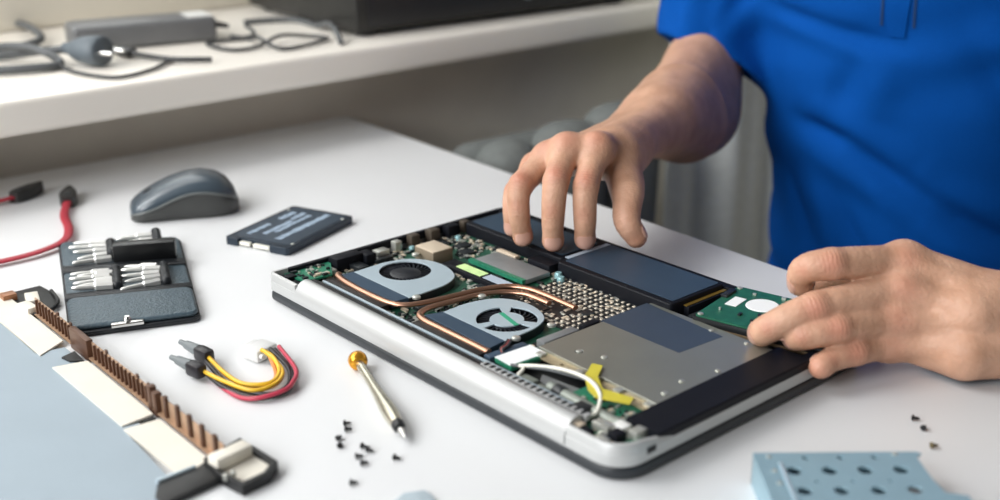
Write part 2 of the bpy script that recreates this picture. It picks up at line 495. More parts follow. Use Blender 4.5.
m_batt = mat('battery_slate', '2d3f50', .48, var=.06, scale=40)
m_gold = mat('gold_contacts', 'd0a950', .35, metal=.8, var=.08)
m_yellow = mat('yellow_tape', 'c8bb3c', .5, var=.06, scale=90)
m_paper = mat('white_paper_label', 'eceeee', .6, var=.02)
m_lime = mat('pale_green_sticker', 'c9e8a0', .6, var=.12, scale=150)
m_teal = mat('green_stripe', '2f9a76', .5, var=.05)
m_wire = mat('white_wire', 'e4e2d6', .45, var=.03)
m_bluecap = mat('teal_capacitor', '8fb7bb', .35, metal=.3, var=.05)
m_ltext = mat('pale_print', 'a9b6c4', .6, var=.05)

W, D = 377, 250
# the closed screen lies on the desk under the body
b = MB(); b.prism(outl(-5, 0, 377.5, 248, (5, 22, 9, 9)), .6, 9.2, bev=3.0, seg=4); lid = b.build('screen_lid', m_lid, lap)
b = MB(); b.box(188, 5, 9.4, 340, 7, 1.6, bev=.7); T(b.build('hinge_gap', m_inner, lap), 'black gap between lid and body')
# silver body: floor plate with an upright rim
b = MB(); b.plate(outl(-3.5, 0, W, D, (4, 20, 9, 9)), [outl(-.9, 2.6, W-2.6, D-2.6, (1.6, 17.4, 6.4, 6.4))], 10.4, 17.4, bev=.4)
shell = b.build('body_shell', m_silver, lap)
b = MB(); b.prism(outl(-1, 2.4, W-2.4, D-2.4, (2.6, 17.6, 6.6, 6.6)), 9.6, 11.4); b.build('inner_deck', m_inner, lap)
# black frame along the left, far and right sides
fr = [(-3.4, 17), (-3.4, D-9)] + [(-3.4 + 9 - 9*math.cos(a), D-9 + 9*math.sin(a)) for a in (.4, .8, 1.2)] + [(6, D-.1), (W-9, D-.1)] + \
     [(W-9 + 8.9*math.sin(a), D-9 + 8.9*math.cos(a)) for a in (.4, .8, 1.2)] + [(W-.1, D-9), (W-.1, 184), (W-8, 184), (W-8, D-7), (7, D-7), (0, D-12), (0, 17)]
b = MB(); b.plate(fr, [], 17.5, 23.4, bev=.4); b.build('black_frame', m_bez, lap)
# rolled hinge cover
prof = [(-.6, 11), (-1.4, 13), (-1.2, 17), (0, 20.5), (2.4, 23.8), (5.4, 26), (9, 27), (12.4, 26.4), (14, 24.4), (14.2, 20), (14, 12)]
b = MB(); b.loft([[(x, y, z) for y, z in prof] for x in (35, 36, 332, 333)]); hc = b.build('hinge_cover', m_silver, lap, angle=50)
# raised silver corners either side of it; the right one slopes down into the drive bezel
def corner(cx, sgn, y1, taper, r):
    out = [(cx, y1)] + [(cx, y1*.6 + r*.4)] + [(cx + sgn*(r-r*math.cos(a)), r-r*math.sin(a)) for a in (0, .26, .52, .79, 1.05, 1.31, PI/2)]
    x2 = 34.6 if sgn > 0 else 333.4
    out += [(x2, 0)]
    inn = [(x2, 3)] + [(cx + sgn*(r-(r-2.8)*math.cos(a)), r-(r-2.8)*math.sin(a)) for a in (PI/2, 1.31, 1.05, .79, .52, .26, 0)] + [(cx + sgn*2.8, y1*.6 + r*.4), (cx + sgn*2.8, y1)]
    rings = []
    for (xo, yo), (xi, yi) in zip(out, inn[::-1]):
        zt = 24.4 - (max(0, yo-r)*taper)
        rings.append([(xo, yo, 11), (xo, yo, zt-.5), (xo + (xi-xo)*.2, yo + (yi-yo)*.2, zt), (xi, yi, zt), (xi, yi, 11)])
    return MB().loft(rings).build('corner_trim', m_silver, lap, angle=50)
corner(-3.5, 1, 16, 0, 4)
corner(W, -1, 46, .20, 20)
# lock slot and port marks on the right side
b = MB(); b.box(W, 27, 16.5, 1.2, 8, 4.2, bev=.3); b.build('lock_slot', m_inner, lap)
b = MB()
for k, (y, wd) in enumerate(((56, 2.6), (59.6, 2.6), (63.4, 3.4), (67.6, 2.6), (71.2, 3.0))): b.box(W+.1, y, 14.4, .3, wd, 2 if k % 2 else 2.8)
b.build('side_marking', m_mgrey, lap)
for y in (50, 186):
    b = MB(); b.box(W+.1, y, 14, .4, .6, 6.6); b.build('drive_seam', m_mgrey, lap)
# vent slot behind the hinge cover with a pale comb strip
b = MB(); b.box(182, 17.2, 18, 300, 4.6, 12, bev=.4); b.build('vent_slot', m_inner, lap)
b = MB(); b.box(178, 27, 20.2, 290, 2.2, 1.6, bev=.4); b.build('vent_strip', m_alu, lap)
b = MB(); b.box(178, 21.4, 20.8, 292, 2.6, 2.0, bev=.5)
T(b.build('vent_strip', m_silver, lap), 'thin silver strip behind the hinge cover')
b = MB(); b.box(285, 18.6, 22.8, 98, 5.0, 4.2, bev=.5); comb = b.build('vent_comb', m_silver, lap)
for k in range(17):
    b = MB(); b.box(240 + k*5.6, 18.6, 24.9, 2.8, 4.4, .8, bev=.2); b.build('vent_tooth', m_inner, comb)

# circuit boards
b = MB(); b.plate([(5, 20), (30, 20), (34, 32), (228, 32), (228, 188), (120, 190), (60, 196), (5, 238), (5, 120)], [circ(61, 86, 19), circ(188, 82, 19)], 12.5, 14.2)
pcb = b.build('motherboard', m_pcb, lap)
b = MB(); b.plate([(296, 16), (336, 16), (338, 5), (356, 5), (368, 12), (371, 24), (371, 32), (350, 33), (346, 58), (296, 58)], [], 15.4, 17.4); b.build('corner_board', m_pcb2, lap)
b = MB(); b.plate([(-.6, 12), (24, 16), (26, 40), (-.6, 56)], [], 19, 20.6); b.build('power_board', m_pcb2, lap)
# surface parts too many to count: tiny chips scattered over the boards
def scatter(n, region, avoid, z, seed):
    r = random.Random(seed); bms = [MB(), MB(), MB()]; k = 0
    while k < n:
        x = r.uniform(region[0], region[2]); y = r.uniform(region[1], region[3])
        if any(a[0] < x < a[2] and a[1] < y < a[3] for a in avoid): continue
        t = r.choice((0, 0, 1, 1, 2)); s = r.uniform(1.1, 3.0); l = s*r.uniform(.6, 2.2)
        if r.random() < .5: s, l = l, s
        bms[t].box(x, y, z + .6, s, l, r.uniform(1.0, 2.6)); k += 1
    return bms
avoid = [(34, 38, 110, 118), (140, 38, 222, 112), (20, 112, 60, 150), (60, 122, 140, 176)]
for mm, bb in zip((m_chip, m_tin, m_tan), scatter(1200, (3, 24, 226, 187), avoid, 14.2, 3)):
    tag(bb.build('surface_components', mm, lap), kind='stuff')
for mm, bb in zip((m_chip, m_tin, m_tan), scatter(120, (303, 8, 366, 50), [], 17.4, 5)):
    tag(bb.build('corner_components', mm, lap), kind='stuff')
for mm, bb in zip((m_chip, m_tin, m_tan), scatter(34, (1, 16, 24, 46), [], 20.6, 8)):
    tag(bb.build('power_components', mm, lap), kind='stuff')
# larger chips, coils and sockets
for x, y, sx, sy, h in ((16, 160, 14, 9, 2), (34, 168, 10, 14, 2.2), (48, 160, 12, 12, 2), (120, 120, 16, 10, 2), (110, 145, 9, 9, 2), (150, 120, 14, 10, 2.4), (150, 145, 12, 8, 2.4),
                        (176, 122, 18, 9, 2), (120, 62, 10, 18, 3), (125, 95, 9, 12, 2.4), (14, 96, 12, 18, 4), (20, 70, 14, 10, 5), (210, 142, 9, 9, 2.6), (66, 184, 14, 8, 2)):
    b = MB(); b.box(x, y, 14.2 + h/2, sx, sy, h, bev=.3); b.build('chip', m_chip, lap)
for x, y, r, h in ((142, 178, 3.2, 5), (150, 173, 3.2, 5), (158, 186, 2.6, 4), (12, 130, 2.6, 4), (70, 118, 2.8, 4), (18, 176, 2.8, 4)):
    b = MB(); b.lathe([(r, 0), (r, h*.8), (r*.8, h)], (x, y, 14.2), n=16); b.build('capacitor', m_bluecap, lap)
# sockets along the left edge
def socket(x, y, sx, sy, z0, z1, m): 
    b = MB(); b.box(x, y, (z0+z1)/2, sx, sy, z1-z0, bev=.7); return b.build('edge_socket', m, lap)
socket(7, 66, 13, 26, 14, 25.5, m_bez); socket(11, 84, 14, 10, 14, 24, m_bez); socket(9, 100, 9, 12, 14, 22, m_tin)
m_sock = mat('dark_brown_socket', '4f463c', .5, metal=.2, var=.08)
socket(5, 119, 7, 7, 14, 24, m_tin); socket(5, 137, 8, 9, 14, 25.5, m_sock); socket(5, 158, 9, 10, 14, 25.5, m_sock); socket(6, 178, 9, 13, 14, 25, m_bez); socket(5, 194, 7, 7, 14, 25, m_sock)
socket(12, 44, 12, 12, 16, 20, m_tin); socket(8, 12, 8, 9, 12, 22, m_bez); socket(20, 10, 10, 6, 12, 20, m_bez); socket(16, 198, 7, 9, 14, 25, m_lime)
# tall tan can
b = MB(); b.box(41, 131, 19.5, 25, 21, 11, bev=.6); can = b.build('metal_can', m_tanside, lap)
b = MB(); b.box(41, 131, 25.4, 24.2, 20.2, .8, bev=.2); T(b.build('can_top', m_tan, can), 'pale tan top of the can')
# memory module with stickers
mem = MB().box(101, 129, 17, 78, 15, 4.4, bev=.4).build('memory_socket', m_bez, lap)
b = MB(); b.box(105, 160, 17.4, 64, 27, 4, bev=.4); b.build('memory_shield', m_grey, lap)
b = MB(); b.box(104, 145.4, 18.2, 66, 4, 3.2); b.build('memory_edge', m_pcb2, lap)
b = MB(); b.box(92, 130, 19.5, 30, 9, .5); T(b.build('sticker', m_lime, mem), 'pale green sticker')
b = MB(); b.box(123, 130, 19.5, 26, 9, .5); T(b.build('sticker', m_ltext, mem), 'pale grey sticker')
b = MB(); b.box(82, 177, 18.6, 24, 5, 3, bev=.5); b.build('socket_latch', m_tan, lap)
# pin field behind the processor: too many studs to count
b = MB(); b.plate([(148, 110), (228, 110), (228, 182), (148, 182)], [], 14.3, 15.4); b.build('socket_plate', m_chip, lap)
b = MB()
for i in range(14):
    for j in range(12):
        x = 151 + i*5.7; y = 113 + j*5.8
        if 163 < x < 208 and 122 < y < 144: continue
        b.box(x, y, 15.9, 2.5, 2.5, 1.1, bev=.3, seg=1)
tag(b.build('pin_field', mat('tan_pads', 'c9bfae', .45, metal=.3, var=.1, scale=200), lap), kind='stuff')
# fans
def blades(b, cx, cy, r0, r1, n, z0, z1):
    for k in range(n):
        a = 2*PI*k/n
        p = [(cx+r*math.cos(a+s), cy+r*math.sin(a+s)) for r, s in ((r0, 0), ((r0+r1)/2, .10), (r1, .26), (r1, .30), ((r0+r1)/2, .15), (r0, .06))]
        b.prism(p, z0, z1)
def fan(cx, cy, R, hole, y0, xl, xr, strip, spokes):
    """snail housing: round at the back, straight towards the hinge"""
    h = (xr-xl)/2; m = (xl+xr)/2
    out = [(xl, y0), (xr, y0)] + [(m + p.x, cy + p.y) for p in smooth_path([(h*.99, -14, 0), (h*.93, 6, 0), (h*.67, 22, 0), (h*.1, 30, 0), (-h*.45, 28, 0), (-h*.84, 18, 0), (-h*1.02, 0, 0), (-h*1.02, -18, 0)], 5)]
    body = MB().plate(out, [circ(cx, cy, hole+3)], 14.2, 20, bev=.3).build('fan_housing', m_fanblk, lap)
    if spokes:
        holes = []
        for k in range(3):
            t0 = spokes + 2*PI*k/3; seg = [t0 + (1.72)*i/14 for i in range(15)]
            holes.append([(cx+hole*math.cos(t), cy+hole*math.sin(t)) for t in seg] + [(cx+hole*.55*math.cos(t), cy+hole*.55*math.sin(t)) for t in seg[::-1]])
    else:
        holes = [circ(cx, cy, hole, 40)]
    plate = MB().plate(out, holes, 20.1, 21.0, bev=.15).build('fan_cover', m_alu, body)
    rotor = MB().lathe([(hole*.56, 0), (hole*.60, .6), (hole*.60, 4.6), (hole*.52, 5.4)], (cx, cy, 14.4), n=30)
    blades(rotor, cx, cy, hole*.58, hole*1.06, 29, 14.6, 19.2)
    rotor.build('fan_rotor', m_fanblk, body)
    MB().plate(strip, [], 16, 20.7, bev=.3).build('exhaust_duct', m_fin, body)
    return body
f1 = fan(60, 87, 36, 21, 55, 35, 107, [(33, 40), (105, 40), (106.5, 55), (33.5, 55)], 0)
f2 = fan(187, 83, 35, 22.5, 57.5, 146, 214, [(141, 44), (215.5, 42), (213.5, 57.5), (145.5, 58)], .55)
b = MB(); b.box(188, 84, 21.2, 25, 3.6, .3, rz=-.25); T(b.build('stripe', m_teal, f2), 'green stripe across the hub')
for x, y in ((36, 116), (110, 60), (142, 98), (216, 66), (216, 100)):
    b = MB(); b.lathe([(3.2, 0), (3.2, 1.6), (2.4, 2.2)], (x, y, 20), n=18); b.build('screw', m_tin, lap)
# fan cable
for k in range(3):
    b = MB(); b.tube([(214+k*1.6, 60, 21), (220+k*1.5, 52, 22), (222+k, 46, 21), (228+k, 44, 18)], .8, n=8)
    b.build('fan_wire', mat('fan_wire_%d' % k, ('2a2a2e', '8a3a34', '3b3f44')[k], .5), lap)
# heat pipes
def pipe(pts, z):
    b = MB(); b.tube([(x, y, z if len(q) == 0 else q[0]) for x, y, *q in pts], 2.8, n=14, sub=8, flat=.66); return b.build('heat_pipe', m_copper, lap, angle=80)
pipe([(29, 44), (34, 41), (50, 38.4), (78, 37.5), (104, 39), (116, 46), (122, 60), (126, 82), (130, 105), (138, 125), (152, 134), (172, 136), (205, 135)], 20.6)
pipe([(219, 38), (200, 38.4), (165, 38.6), (146, 39), (136, 43.5), (131.5, 56), (134, 80), (137.4, 100), (146, 117), (160, 126), (185, 127)], 20.4)
# thin radiator fins under the pipes
for x0, x1 in ((32, 106), (144, 218)):
    b = MB(); b.box((x0+x1)/2, 33.5, 16.6, x1-x0, 8, 7.4, bev=.3); b.build('radiator', mat('copper_fins', '2a2625', .5, metal=.3, var=.2, scale=800), lap)

# optical drive
od = MB().plate([(238, 68), (345, 64), (350, 64), (350, 181), (238, 181)], [circ(262, 82, 3.2), ], 18.6, 21.4, bev=.4).build('optical_drive', m_drive, lap)
MB().box(294, 122, 15.4, 108, 112, 6).build('drive_body', m_inner, od)
MB().prism([(236, 130), (309, 130), (312, 173), (236, 178.6)], 21.4, 21.9).build('drive_label', m_label, od)
b = MB(); b.loft([[(350.5, y, 12), (W, y, zb), (W+.15, y, zt-1), (W-1, y, zt), (350.5, y, zt)] for y, zb, zt in ((34, 22, 23.8), (46, 18.4, 23.8), (184, 17.6, 23.8))]); b.build('drive_bezel', m_bez, od)
for x, y, r in ((262, 82, 2.2), (280, 88, 2.4), (342, 78, 2.2), (338, 99, 2.0), (344, 128, 1.8), (300, 175, 1.8), (330, 176, 1.8)):
    b = MB(); b.lathe([(r, 0), (r, .8), (r*.7, 1.2)], (x, y, 21.4), n=16); b.build('drive_screw', m_tin, od)
b = MB(); b.plate([(236, 60), (346, 56), (350, 60), (350, 66), (240, 70)], [circ(266, 62.5, 1.6), circ(300, 61.5, 1.6), circ(332, 60.5, 1.6)], 18.2, 19.6); b.build('mounting_rail', mat('brass_rail', 'b9a98a', .45, metal=.5, var=.12, scale=120), od)
for x in (246, 283, 318, 344):
    b = MB(); b.box(x, 61.5, 20.4, 6, 5, 2.2, bev=.4); b.build('rail_clip', m_tin, od)
b = MB(); b.box(231, 92, 18, 8, 34, 6, bev=.5); b.build('drive_socket', m_grey, lap)
b = MB(); b.box(232, 122, 18, 6, 16, 7, bev=.5); b.build('drive_socket', m_bez, lap)

# wireless card, wires, tape, grey rod
wc = MB().box(238, 51, 18, 18, 32, 3.6, bev=.3, rz=-.06).build('wireless_card', m_pcb2, lap)
b = MB(); b.box(237, 51, 20.1, 17, 31, .5, rz=-.06); T(b.build('card_label', m_paper, wc), 'white label on the card')
b = MB(); b.box(224, 50, 17, 7, 34, 6, bev=.5, rz=-.06); b.build('card_socket', m_fin, lap)
b = MB(); b.tube([(250, 38, 21), (262, 44, 23), (280, 50, 25), (300, 52, 25), (316, 46, 24), (326, 36, 22), (330, 26, 20), (322, 16, 19), (330, 10, 17)], 1.4, n=10); b.build('antenna_wire', m_wire, lap, angle=80)
b = MB(); b.tube([(250, 42, 20), (256, 36, 21), (258, 30, 19), (266, 28, 17), (268, 34, 16)], 1.3, n=10); b.build('antenna_wire', m_wire, lap, angle=80)
b = MB(); b.tube([(244, 36, 20), (256, 41, 21), (272, 46, 23), (290, 55, 21), (300, 60, 20)], 1.1, n=10); T(b.build('antenna_wire', m_cable, lap, angle=80), 'grey antenna wire')
b = MB()
b.prism([(284, 72), (291, 75), (300, 61), (314, 51), (336, 56), (340, 48), (320, 39), (309, 43), (294, 55)], 23.6, 24.0)
T(b.build('yellow_tape', m_yellow, lap), 'strip of yellow tape')
m_rod = mat('grey_green_rod', '868c84', .45, metal=.3, var=.05)
b = MB(); b.lathe([(3, 0), (4.2, 1), (4.2, 76), (3, 77)], (280, 37, 17.2), (77, -5, 0), n=24); rod = b.build('hinge_rod', m_rod, lap)
for x in (287, 344):
    b = MB(); b.lathe([(4.8, 0), (5, .6), (5, 7), (4.6, 8)], (x, 37-(x-280)*.065, 17.2), (77, -5, 0), n=24); b.build('rod_collar', m_chip if x < 300 else m_rod, rod)
b = MB(); b.plate([(262, 48), (300, 52), (350, 52), (354, 38), (300, 41), (268, 40)], [], 14.6, 15.8); b.build('hinge_bracket', m_grey, lap)
b = MB(); b.box(264, 32, 16, 14, 10, 6, bev=1.2); b.box(276, 30, 15, 8, 14, 4, bev=1); b.build('hinge_mount', m_rod, lap)
for x, y, sx, sy, h, m in ((345, 20, 13, 7, 6, m_tin), (352, 28, 9, 9, 5, m_white), (333, 10, 10, 5, 6, m_tan), (358, 18, 8, 9, 6, m_bez), (342, 9, 9, 5, 5, m_bez), (318, 30, 11, 8, 4, m_chip),
                           (364, 30, 7, 11, 6, m_tin), (310, 20, 10, 7, 4, m_grey), (326, 20, 7, 6, 5, m_bez), (356, 8, 9, 5, 5, m_tin)):
    b = MB(); b.box(x, y, 17.4 + h/2, sx, sy, h, bev=.6); b.build('corner_socket', m, lap)

# batteries
bl = MB().prism(rrect(9, 190, 133, 241, 5, 4), 12, 25.2, bev=1.2, seg=3).build('battery', m_bez, lap)
MB().prism(rrect(13, 196, 128, 238, 3, 4), 25.2, 25.7).build('battery_label', m_batt, bl)
br = MB().prism(rrect(136, 181, 257, 243, 4, 4), 12, 26.4, bev=1.2, seg=3).build('battery', m_bez, lap)
MB().prism(rrect(140, 187, 254, 240, 2, 3), 26.4, 26.9).build('battery_label', m_batt, br)
b = MB(); b.prism([(135, 192), (139.5, 192), (139.5, 240), (135, 240)], 26.5, 27.0); T(b.build('edge_label', m_ltext, br), 'pale strip on the battery edge')
for x in (30, 76, 200, 240):
    b = MB(); b.box(x, 243.6, 19, 12, 6, 14, bev=1.6); b.build('battery_lug', m_bez, lap)
b = MB(); b.box(120, 182, 18, 26, 12, 9, bev=.8); b.build('battery_plug', m_bez, lap)
b = MB(); b.box(260, 218, 18, 5, 46, 8, bev=.5); gc = b.build('battery_contacts', m_bez, lap)
b = MB(); b.box(259, 218, 22.3, 3, 46, .8); T(b.build('gold_strip', m_gold, gc), 'gold contact strip')
b = MB(); b.box(270, 213, 15.5, 10, 44, 5, bev=.6); b.build('drive_port', m_chip, lap)
# bay under the hard drive
b = MB(); b.plate([(262, 184), (368, 184), (368, 240), (262, 240)], [], 11.4, 12.8); b.build('drive_bay', m_grey, lap)

# ------------------------------------------------------------------ loose 2.5 inch drive the left hand is fitting
def lap_pt(x, y, z=0):
    c, s_ = math.cos(LAP_RZ), math.sin(LAP_RZ)
    return (LAP_LOC[0] + (x*c - y*s_)/1000, LAP_LOC[1] + (x*s_ + y*c)/1000, z/1000)
hd = thing('hard_drive', 'green-backed hard drive held in the fingers at the far right corner of the laptop', 'hard drive', lap_pt(278, 180, 16.3), LAP_RZ + .19)
hd.rotation_euler = (0, -.012, LAP_RZ + .19)
b = MB(); b.prism(rrect(0, 0, 100, 70, 2, 3), 0, 8.2, bev=.8); hb = b.build('drive_case', mat('dark_drive_case', '26282a', .4, metal=.6, var=.06), hd)
b = MB(); b.plate(rrect(1.5, 1.5, 98.5, 68.5, 2, 3), [circ(33.5, 44, 12.5, 32), circ(4.5, 4.5, 1.7, 12), circ(4.5, 65.5, 1.7, 12)], 8.2, 9.4); b.build('circuit_board', mat('drive_board_green', '1a5a42', .4, var=.2, scale=140, bump=.06, bscale=900), hd)
b = MB(); b.lathe([(12.2, 0), (12.2, 1.0), (11.6, 1.5)], (33.5, 44, 8.3), n=36); b.build('motor_cover', m_paper, hd)
b = MB(); b.box(14.4, 39.2, 9.6, 9, 17, .5); b.build('label', m_paper, hd)
for x, y in ((4.5, 4.5), (4.5, 65.5), (95.5, 4.5), (95.5, 65.5)):
    b = MB(); b.lathe([(2.2, 0), (2.2, .7), (1.5, 1.1)], (x, y, 9.2), n=14); b.build('screw', m_tin, hd)
b = MB(); b.box(3, 50, 10.2, 5, 16, 2.4, bev=.3); b.build('connector', m_chip, hd)
b = MB(); b.box(50, -.15, 2.2, 96, .6, 2.2, bev=.2); T(b.build('case_seam', mat('brass_seam', '8a7458', .4, metal=.6, var=.1), hd), 'brown seam along the side of the drive')
for bb, mm in zip(scatter(22, (9, 5, 92, 64), [(20, 30, 47, 58), (8, 28, 21, 50)], 9.4, 21), (m_chip, m_tin, m_pcb2)):
    tag(bb.build('board_components', mm, hd), kind='stuff')

# ------------------------------------------------------------------ solid state drive on the desk
ssd = thing('solid_state_drive', 'dark blue-black solid state drive lying flat on the desk beside the laptop', 'solid state drive', (-.2477, 1.0147, 0), -.492)
m_ssd = mat('blueblack_case', '28333f', .36, metal=.4, var=.04, scale=40)
b = MB(); b.plate([(2, 0), (13.5, 0), (13.5, 4.6), (51, 4.6), (51, 0), (68, 0), (70, 2), (70, 98), (68, 100), (2, 100), (0, 98), (0, 2)], [], .2, 6.6, bev=.45); b.build('case', m_ssd, ssd)
b = MB(); b.prism(rrect(4, 8, 66, 96, 2, 3), 6.9, 7.2); lb = b.build('label', mat('ssd_label', '303d4a', .45, var=.03), ssd)
b = MB(); r = random.Random(4)
for x, y0, y1, hh in ((14, 16, 46, 5.5), (14, 62, 82, 6.5), (27, 22, 62, 6), (33, 30, 80, 5), (47, 16, 92, 7.5), (24, 66, 86, 6)):
    y = y0
    while y < y1:
        l = r.uniform(1.6, 4.2); b.box(x + r.uniform(-.4, .4), y + l/2, 7.25, hh*r.uniform(.7, 1), l, .12); y += l + .9
T(b.build('print', mat('blue_print', 'a5b8cb', .5, var=.05), lb), 'rows of pale blue print')
for x0, x1 in ((16, 27), (31, 49)):
    b = MB(); b.box((x0+x1)/2, 2.2, 3.2, x1-x0, 4.2, 3.0, bev=.3); T(b.build('connector', m_wire, ssd), 'pale contact block')
for x, y in ((66.5, 12), (66.5, 88), (3.5, 88)):
    b = MB(); b.lathe([(1.8, 0), (1.8, .5), (1.2, .8)], (x, y, 6.7), n=12); b.build('screw', m_tin, ssd)

# ------------------------------------------------------------------ computer mouse (x from the button end to the palm end)
ms = thing('computer_mouse', 'blue-grey computer mouse with dark grey sides on the desk', 'mouse', (-.3555, 1.091, 0), .33)
MX = [0, 2, 6, 14, 26, 40, 55, 70, 84, 94, 100, 102.5]
MH = [9, 14, 18, 23.5, 30, 35.5, 39, 39.5, 36, 29.5, 21, 12]
MW = [11, 18, 22.5, 25.5, 26, 26.5, 28.5, 31, 31, 27, 19, 8]
MS = [6, 8, 9.5, 11.5, 15, 21, 25.5, 26, 23, 19, 14.5, 10]
low, top = [], []
for x, hh, ww, ss in zip(MX, MH, MW, MS):
    ring = []
    for k in range(25):
        t = PI*k/24; c = math.cos(t); s_ = math.sin(t)
        ring.append((c, s_))
    low.append([(x, -ww*.90, 1.2), (x, -ww*.97, ss*.35), (x, -ww*.99, ss*.7), (x, -ww*.97, ss)] + [(x, ww*.97, ss), (x, ww*.99, ss*.7), (x, ww*.97, ss*.35), (x, ww*.90, 1.2)])
    top.append([(x, -ww*.975*abs(c)**.75*(1 if c > 0 else -1), ss + (hh-ss)*max(s_, 0)**.8) for c, s_ in ring])
m_mtop = mat('mouse_shell_blue', '434e57', .28, var=.03, coat=.25)
m_mlow = mat('mouse_side_grey', '3f403f', .5, var=.04)
b = MB(); b.loft(low); b.build('mouse_base', m_mlow, ms, angle=60)
b = MB(); b.loft(top); sh = b.build('mouse_shell', m_mtop, ms, angle=60)
m_mline = mat('mouse_line_grey', '636766', .35, var=.03)
for sgn in (-1, 1):
    b = MB(); b.tube([(x, sgn*ww*.985, ss) for x, ww, ss in zip(MX[1:-1], MW[1:-1], MS[1:-1])], 1.2, n=8, sub=5)
    T(b.build('trim_line', m_mline, ms, angle=80), 'pale grey line between shell and side')
b = MB(); b.lathe([(8, -3.4), (10, -2.4), (10.4, 0), (10, 2.4), (8, 3.4)], (22, 0, 17.5), (0, 1, 0), n=28); b.build('scroll_wheel', m_blk, sh)
b = MB(); b.tube([(3, 0, 13.8), (6, 0, 17.4), (11, 0, 21)], .6, n=6); b.build('button_gap', m_blk, sh)

# ------------------------------------------------------------------ red data cables
m_red = mat('red_cable', 'a82c3b', .42, var=.05, scale=40)
def sata(label, pts, tipdir, loc):
    t = thing('data_cable', label, 'cable', loc, 0, 'red data cables')
    L = [((p[0]-loc[0])*1000, (p[1]-loc[1])*1000, p[2]*1000) for p in pts]
    b = MB(); b.tube(L, 4.2, n=12, sub=8, flat=.42); b.build('flat_cord', m_red, t, angle=80)
    e = Vector(L[-1]); a = math.atan2(tipdir[1], tipdir[0])
    M = Matrix.Translation((e.x, e.y, 0)) @ Matrix.Rotation(a, 4, 'Z')
    b = MB(); b.loft([[(x, sy*cx, 6 + 5.6*cz) for cx, cz in ((-1, -.8), (-.8, -1), (.8, -1), (1, -.8), (1, .8), (.8, 1), (-.8, 1), (-1, .8))] for x, sy in ((-6, 5.5), (0, 7.5), (12, 8.5), (22, 7), (31, 3.5), (35, 1.5))])
    b.xf(M); pg = b.build('plug', mat('plug_black', '2a2a29', .5, var=.06), t, angle=30)
    b = MB(); b.box(8, 0, 12, 14, 7, 1.4, bev=.4); b.xf(M); b.build('latch', m_dgrey, pg)
sata('red flat data cable with its black plug behind the blue tool case',
     [(-.515, .93, .004), (-.465, .944, .004), (-.433, .962, .004), (-.407, .984, .0045), (-.393, 1.012, .005), (-.399, 1.045, .005), (-.417, 1.085, .005), (-.428, 1.128, .006)], (-.012, .045), (-.42, 1.03, 0))
sata('red data cable reaching in at the left edge, its black plug lying by the wall',
     [(-.64, 1.06, .004), (-.55, 1.105, .004), (-.500, 1.130, .005), (-.484, 1.145, .006)], (.018, .045), (-.54, 1.11, 0))

# ------------------------------------------------------------------ tool case with bits
CL, CR = (-.3120, .9279, 0), math.atan2(.28, .96)
case = thing('tool_case', 'open dark blue leather tool case holding silver driver bits', 'tool case', CL, CR)
m_leather = mat('blue_leather', '46565f', .36, var=.12, scale=300, bump=.5, bscale=420)
m_edge = mat('black_leather_edge', '14181d', .5, var=.1, scale=200, bump=.2, bscale=600)
def quad(u, v):       # the case is a touch skewed: corners measured on the desk
    A, B_, C_, D_ = (-41, -112), (55, -109), (47, 84), (-59, 101)
    x = (1-u)*(1-v)*A[0] + u*(1-v)*B_[0] + u*v*C_[0] + (1-u)*v*D_[0]
    y = (1-u)*(1-v)*A[1] + u*(1-v)*B_[1] + u*v*C_[1] + (1-u)*v*D_[1]
    return (x, y)
def qr(u0, v0, u1, v1, ru, rv):
    return [quad(u, v) for u, v in rrect(0, 0, 1, 1, .0001, 1) ] if False else [quad(u0 + (u1-u0)*(p[0]), v0 + (v1-v0)*p[1]) for p in
        [(1-ru+ru*math.sin(a), rv-rv*math.cos(a)) for a in (0, .5, 1.05, PI/2)] + [(1-ru+ru*math.cos(a), 1-rv+rv*math.sin(a)) for a in (0, .5, 1.05, PI/2)] +
        [(ru-ru*math.sin(a), 1-rv+rv*math.cos(a)) for a in (0, .5, 1.05, PI/2)] + [(ru-ru*math.cos(a), rv-rv*math.sin(a)) for a in (0, .5, 1.05, PI/2)]]
b = MB(); b.prism(qr(0, 0, 1, 1, .08, .04), .3, 4.2, bev=1.4); b.build('backing', m_edge, case)
b = MB(); b.prism(qr(.015, .015, .985, .30, .07, .12), 4.0, 8.6, bev=2.2, seg=3); b.build('front_flap', m_leather, case)
b = MB(); b.prism(qr(.02, .34, .98, .60, .03, .08), 4.0, 6.4, bev=1.0); b.build('lower_pocket', m_leather, case)
b = MB(); b.prism(qr(.02, .66, .98, .985, .06, .12), 4.0, 6.4, bev=1.0); b.build('upper_pocket', m_leather, case)
for v0, v1 in ((.30, .355), (.59, .665)):
    b = MB(); b.prism(qr(.01, v0, .99, v1, .01, .1), 4.0, 8.0, bev=1.2); b.build('elastic_band', m_edge, case)
for (u, v, hh) in ((.42, .47, 9), (.80, .47, 9), (.42, .80, 12), (.80, .88, 14)):
    x, y = quad(u, v); b = MB(); b.box(x, y, 4 + hh/2, 8, 44 if v < .8 else 34, hh, bev=3.4, seg=3, rz=.04); b.build('bit_loop', m_edge, case)
x, y = quad(.68, .70)
b = MB(); b.box(x, y, 14, 52, 13, 17, bev=1.5, rz=-.08); b.build('bit_holder', mat('holder_black', '101113', .35, var=.06), case)
x, y = quad(.44, .005)
b = MB(); b.box(x, y, 6.4, 24, 5, 3.4, bev=1.0, rz=.04); clasp = b.build('clasp', m_steel, case)
b = MB(); b.lathe([(2.4, 0), (3, 2), (2, 4)], (x, y + 1.6, 7.8), n=14); b.build('clasp_knob', m_steel, clasp)

